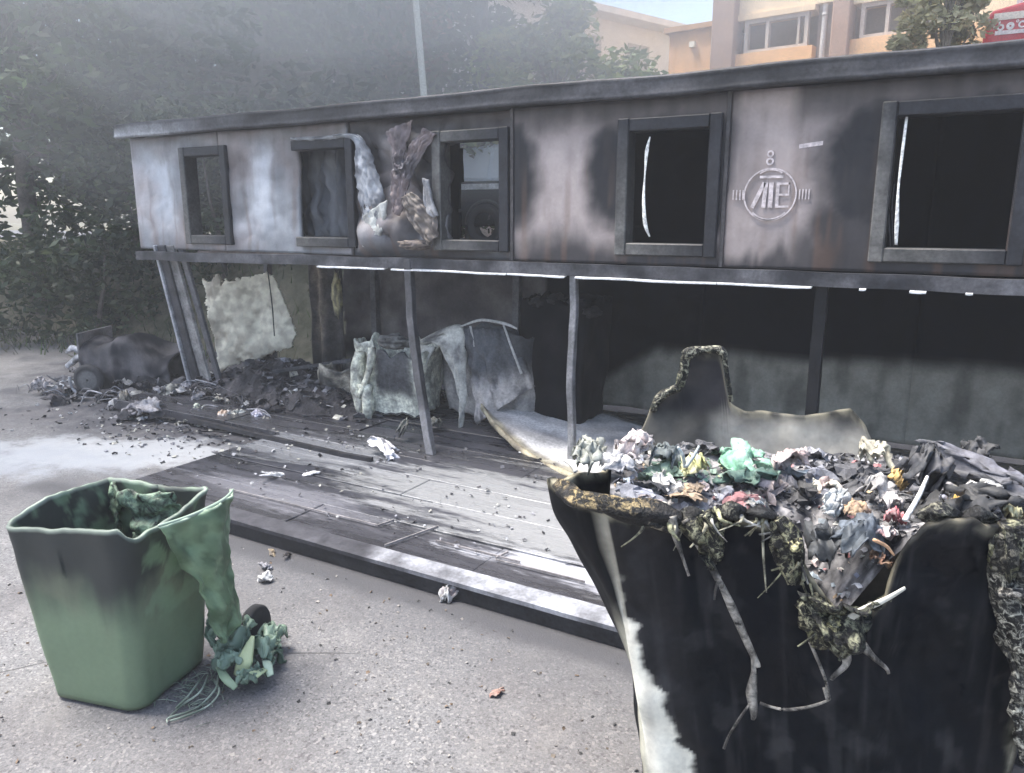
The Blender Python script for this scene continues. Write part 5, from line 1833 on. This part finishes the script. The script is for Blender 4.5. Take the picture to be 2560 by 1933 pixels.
cy0, cy1 = 11.02, 12.78
m = MB()
extr(m, body, cy0, cy1, (.018, .02, .024))
o = m.build('body', M_CAR, car)
bvm = o.modifiers.new('edge', 'BEVEL')
bvm.width, bvm.segments = .06, 3
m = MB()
extr(m, cab, cy0 + .06, cy1 - .06, (.70, .78, .86), .14)  # pale cabin paint carries the windows' sky reflection
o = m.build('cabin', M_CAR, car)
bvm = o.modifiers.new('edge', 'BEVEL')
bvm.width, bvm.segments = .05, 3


def sidewin(x0, x1, x2, x3):
    m = MB()
    f = lambda z: cy0 + .06 + .14 * (z - 1.06) / .5 - .012
    m.add([Vector((cw.x + x, f(z), CZ + z)) for x, z in ((x0, 1.08), (x1, 1.08), (x3, 1.52), (x2, 1.52))], [(0, 1, 2, 3)])
    m.build('side_window', M_CARGL, car, solid=.008)


sidewin(-.72, -.02, -.62, -.02)
sidewin(.05, .88, .05, .88)
sidewin(.96, 2.10, .96, 1.55)
m = MB()
m.add([Vector((cw.x + x, y, CZ + z)) for x, y, z in ((2.33, cy0 + .12, 1.075), (1.60, cy0 + .26, 1.575), (1.60, cy1 - .26, 1.575), (2.33, cy1 - .12, 1.075))], [(0, 1, 2, 3)])
m.build('windscreen', M_GLASS, car, solid=.01, off=1)
m = MB()
m.box((cw.x - .8, cy0 - .02, CZ + .90), (cw.x + 3.0, cy0 + .02, CZ + .99), (.72, .73, .75), None, .004)  # white band added for highlights on the bonnet
m.build('highlight_strip', M_METAL, car)
m = MB()
m.crumple((cw.x + 3.48, cy0 + .05, CZ + .74), (.13, .06, .06), (.80, .82, .84), 1, 3, .0)
m.build('headlight', M_GLASS, car, smooth=True)
for wx in (0, 2.65):
    wlo = MB()
    tp_ = [(.20, .02), (.22, -.01), (.30, -.02), (.33, .0), (.33, .18), (.30, .2), (.2, .19)]
    wlo.grid(lambda u, v: Vector((cw.x + wx + tp_[int(round(v * 6))][0] * math.cos(2 * math.pi * u), cy0 - .09 + tp_[int(round(v * 6))][1], CZ + wr + tp_[int(round(v * 6))][0] * math.sin(2 * math.pi * u))), 40, 6, (.025, .025, .027), wrap=True)
    tyre = wlo.build('wheel', M_RUB, car, smooth=True)
    ri = MB()
    rp = [(.205, .0), (.19, .02), (.17, .05), (.06, .03), (.04, .0), (.0, -.005)]
    ri.grid(lambda u, v: Vector((cw.x + wx + rp[int(round(v * 5))][0] * math.cos(2 * math.pi * u), cy0 - .09 + rp[int(round(v * 5))][1], CZ + wr + rp[int(round(v * 5))][0] * math.sin(2 * math.pi * u))), 40, 5, (.22, .22, .24), wrap=True)
    for kk in range(5):
        a = 2 * math.pi * kk / 5 + .3
        ri.bar((cw.x + wx + .03 * math.cos(a), cy0 - .09, CZ + wr + .03 * math.sin(a)), (cw.x + wx + .195 * math.cos(a), cy0 - .085, CZ + wr + .195 * math.sin(a)), .055, .03, (.75, .76, .78), up=(0, 1, 0), bev=.006)
    ri.build('rim', M_PAINT, tyre)
    ar = MB()
    ar.tube([(cw.x + wx + .39 * math.cos(R(d)), cy0 - .02, CZ + wr + .39 * math.sin(R(d))) for d in range(0, 181, 15)], .025, (.05, .05, .055), 8)
    ar.build('wheel_arch', M_RUB, car, smooth=True)

# red fire-service truck, only its upper corner shows above the roof
TY = 10.2
ta, tb = wall(2458, 92, TY), wall(2476, 22, TY)
tk = thing('red_truck', 'red truck with white stripe and lettering rising above the roof at the right', 'truck', (ta.x + 2.2, TY + 1.1, CZ))
REDC = (.52, .035, .04)
zt = tb.z
m = MB()
pr = [(ta.x - .05, CZ + .5), (ta.x - .05, CZ + 1.3), (ta.x, ta.z), (tb.x, tb.z - .02), (tb.x + .35, zt + .05), (ta.x + 4.6, zt + .09), (ta.x + 4.6, CZ + .5)]
n = len(pr)
vs = [Vector((a, TY, b)) for a, b in pr] + [Vector((a, TY + 2.2, b)) for a, b in pr]
m.add(vs, [tuple(range(n)), tuple(range(2 * n - 1, n - 1, -1))] + [(i, i + n, (i + 1) % n + n, (i + 1) % n) for i in range(n)], REDC)
o = m.build('body', M_CAR, tk)
bvm = o.modifiers.new('edge', 'BEVEL')
bvm.width, bvm.segments = .05, 3
s0, s1 = wall(2485, 44, TY), wall(2600, 27, TY)
m = MB()
m.box((s0.x, TY - .012, s0.z - .035), (s0.x + 3.4, TY - .002, s0.z + .035), (.80, .72, .62))
m.build('stripe', M_PAINT, tk)
m = MB()
l0 = wall(2492, 70, TY)
u_ = .055
gl = lambda a, b, c, d: m.box((l0.x + a * u_, TY - .010, l0.z + b * u_), (l0.x + c * u_, TY - .002, l0.z + d * u_), (.82, .76, .74))


def rg_(cx, cz, r, w, a0=0, a1=360):
    vs, fs = [], []
    for i in range(17):
        a = R(lerp(a0, a1, i / 16))
        for q in (r - w, r):
            for y in (TY - .002, TY - .010):
                vs.append((l0.x + (cx + q * math.cos(a)) * u_, y, l0.z + (cz + q * math.sin(a)) * u_))
    for i in range(16):
        q = i * 4
        fs += [(q, q + 2, q + 6, q + 4), (q + 1, q + 5, q + 7, q + 3), (q, q + 4, q + 5, q + 1), (q + 2, q + 3, q + 7, q + 6)]
    m.add(vs, fs, (.82, .76, .74))


gl(-.6, -.2, -.3, .5)
rg_(.6, .0, .62, .34)
gl(.2, .2, .5, 1.1)
rg_(2.2, .1, .68, .5)
rg_(3.3, .85, .25, .12)
rg_(4.1, .2, .65, .3, 50, 310)
gl(4.9, -.45, 5.2, -.1)
gl(5.5, -.4, 5.9, 1.0)
gl(6.3, -.3, 7.6, 1.1)
m.build('lettering', M_PAINT, tk)
m = MB()
l1 = wall(2487, 84, TY)
m.box((l1.x, TY - .010, l1.z - .02), (l1.x + .50, TY - .002, l1.z + .02), (.80, .72, .70))
m.build('stripe', M_PAINT, tk)
for wx in (.7, 3.6):
    m = MB()
    tp2 = [(.0, .0), (.22, .02), (.25, -.02), (.42, -.02), (.45, .02), (.45, .26), (.2, .28)]
    m.grid(lambda u, v: Vector((ta.x + wx + tp2[int(round(v * 6))][0] * math.cos(2 * math.pi * u), TY - .02 + tp2[int(round(v * 6))][1], CZ + .45 + tp2[int(round(v * 6))][0] * math.sin(2 * math.pi * u))), 36, 6, (.03, .03, .03), wrap=True)
    m.build('wheel', M_RUB, tk, smooth=True)
m = MB()
mp_ = wall(2551, 10, TY)
m.tube([(mp_.x, TY + .3, zt), (mp_.x, TY + .3, zt + .9)], [.03, .03], (.75, .75, .72), 8, n=1)
m.build('mast', M_PAINT, tk)

# ------------------------------------------------------------------ smoke haze hanging over the place
hz = MB()
hz.box((-58, -58, -1.2), (58, 58, 18.0))
hzo = hz.build('haze', bpy.data.materials.new('smoke_haze'))
hm_ = hzo.data.materials[0]
hm_.use_nodes = True
nt = hm_.node_tree
nt.nodes.clear()
out = nt.nodes.new('ShaderNodeOutputMaterial')
pv = nt.nodes.new('ShaderNodeVolumePrincipled')
pv.inputs['Color'].default_value = (.93, .96, 1.0, 1)
pv.inputs['Density'].default_value = 0.005
pv.inputs['Anisotropy'].default_value = 0.2
nt.links.new(pv.outputs[0], out.inputs['Volume'])
hzo['kind'] = 'stuff'
tag(hzo, 'thin bluish smoke haze hanging over the whole place', 'haze')

# smoke in the tree tops, which also stands in for glare from above: three veils, the outer ones thinner
V, Fc = ico(5)
for sc_, den, lab in ((1.42, .045, 'thinnest outermost veil of smoke, reaching down to the shelter roof'), (1.22, .06, 'second, thin veil of smoke in front of the trees'), (1.02, .10, 'middle veil of smoke drifting through the tree tops'), (.82, .16, 'dense inner veil of smoke among the tree tops'), (.62, .26, 'thickest core of the smoke high among the tree tops')):
    sm = MB()
    vs = []
    for v in V:
        k = sc_ * (1 + .22 * fbm(v.x, v.y, v.z, 1.3, 3))
        th, rd_ = R(40 - 40 * v.x * k), 9.6 + 2.5 * v.y * k
        vs.append(Vector((-math.sin(th) * rd_, math.cos(th) * rd_, 7.6 + 4.2 * v.z * k)))
    sm.add(vs, Fc)
    smo = sm.build('smoke', bpy.data.materials.new('drifting_smoke'))
    nt = smo.data.materials[0]
    nt.use_nodes = True
    nt = nt.node_tree
    nt.nodes.clear()
    out = nt.nodes.new('ShaderNodeOutputMaterial')
    pv = nt.nodes.new('ShaderNodeVolumePrincipled')
    pv.inputs['Color'].default_value = (.97, .985, 1.0, 1)
    pv.inputs['Density'].default_value = den
    pv.inputs['Anisotropy'].default_value = 0.1
    nt.links.new(pv.outputs[0], out.inputs['Volume'])
    stuff(smo, lab, 'smoke')
    smo['group'] = 'veils of smoke'
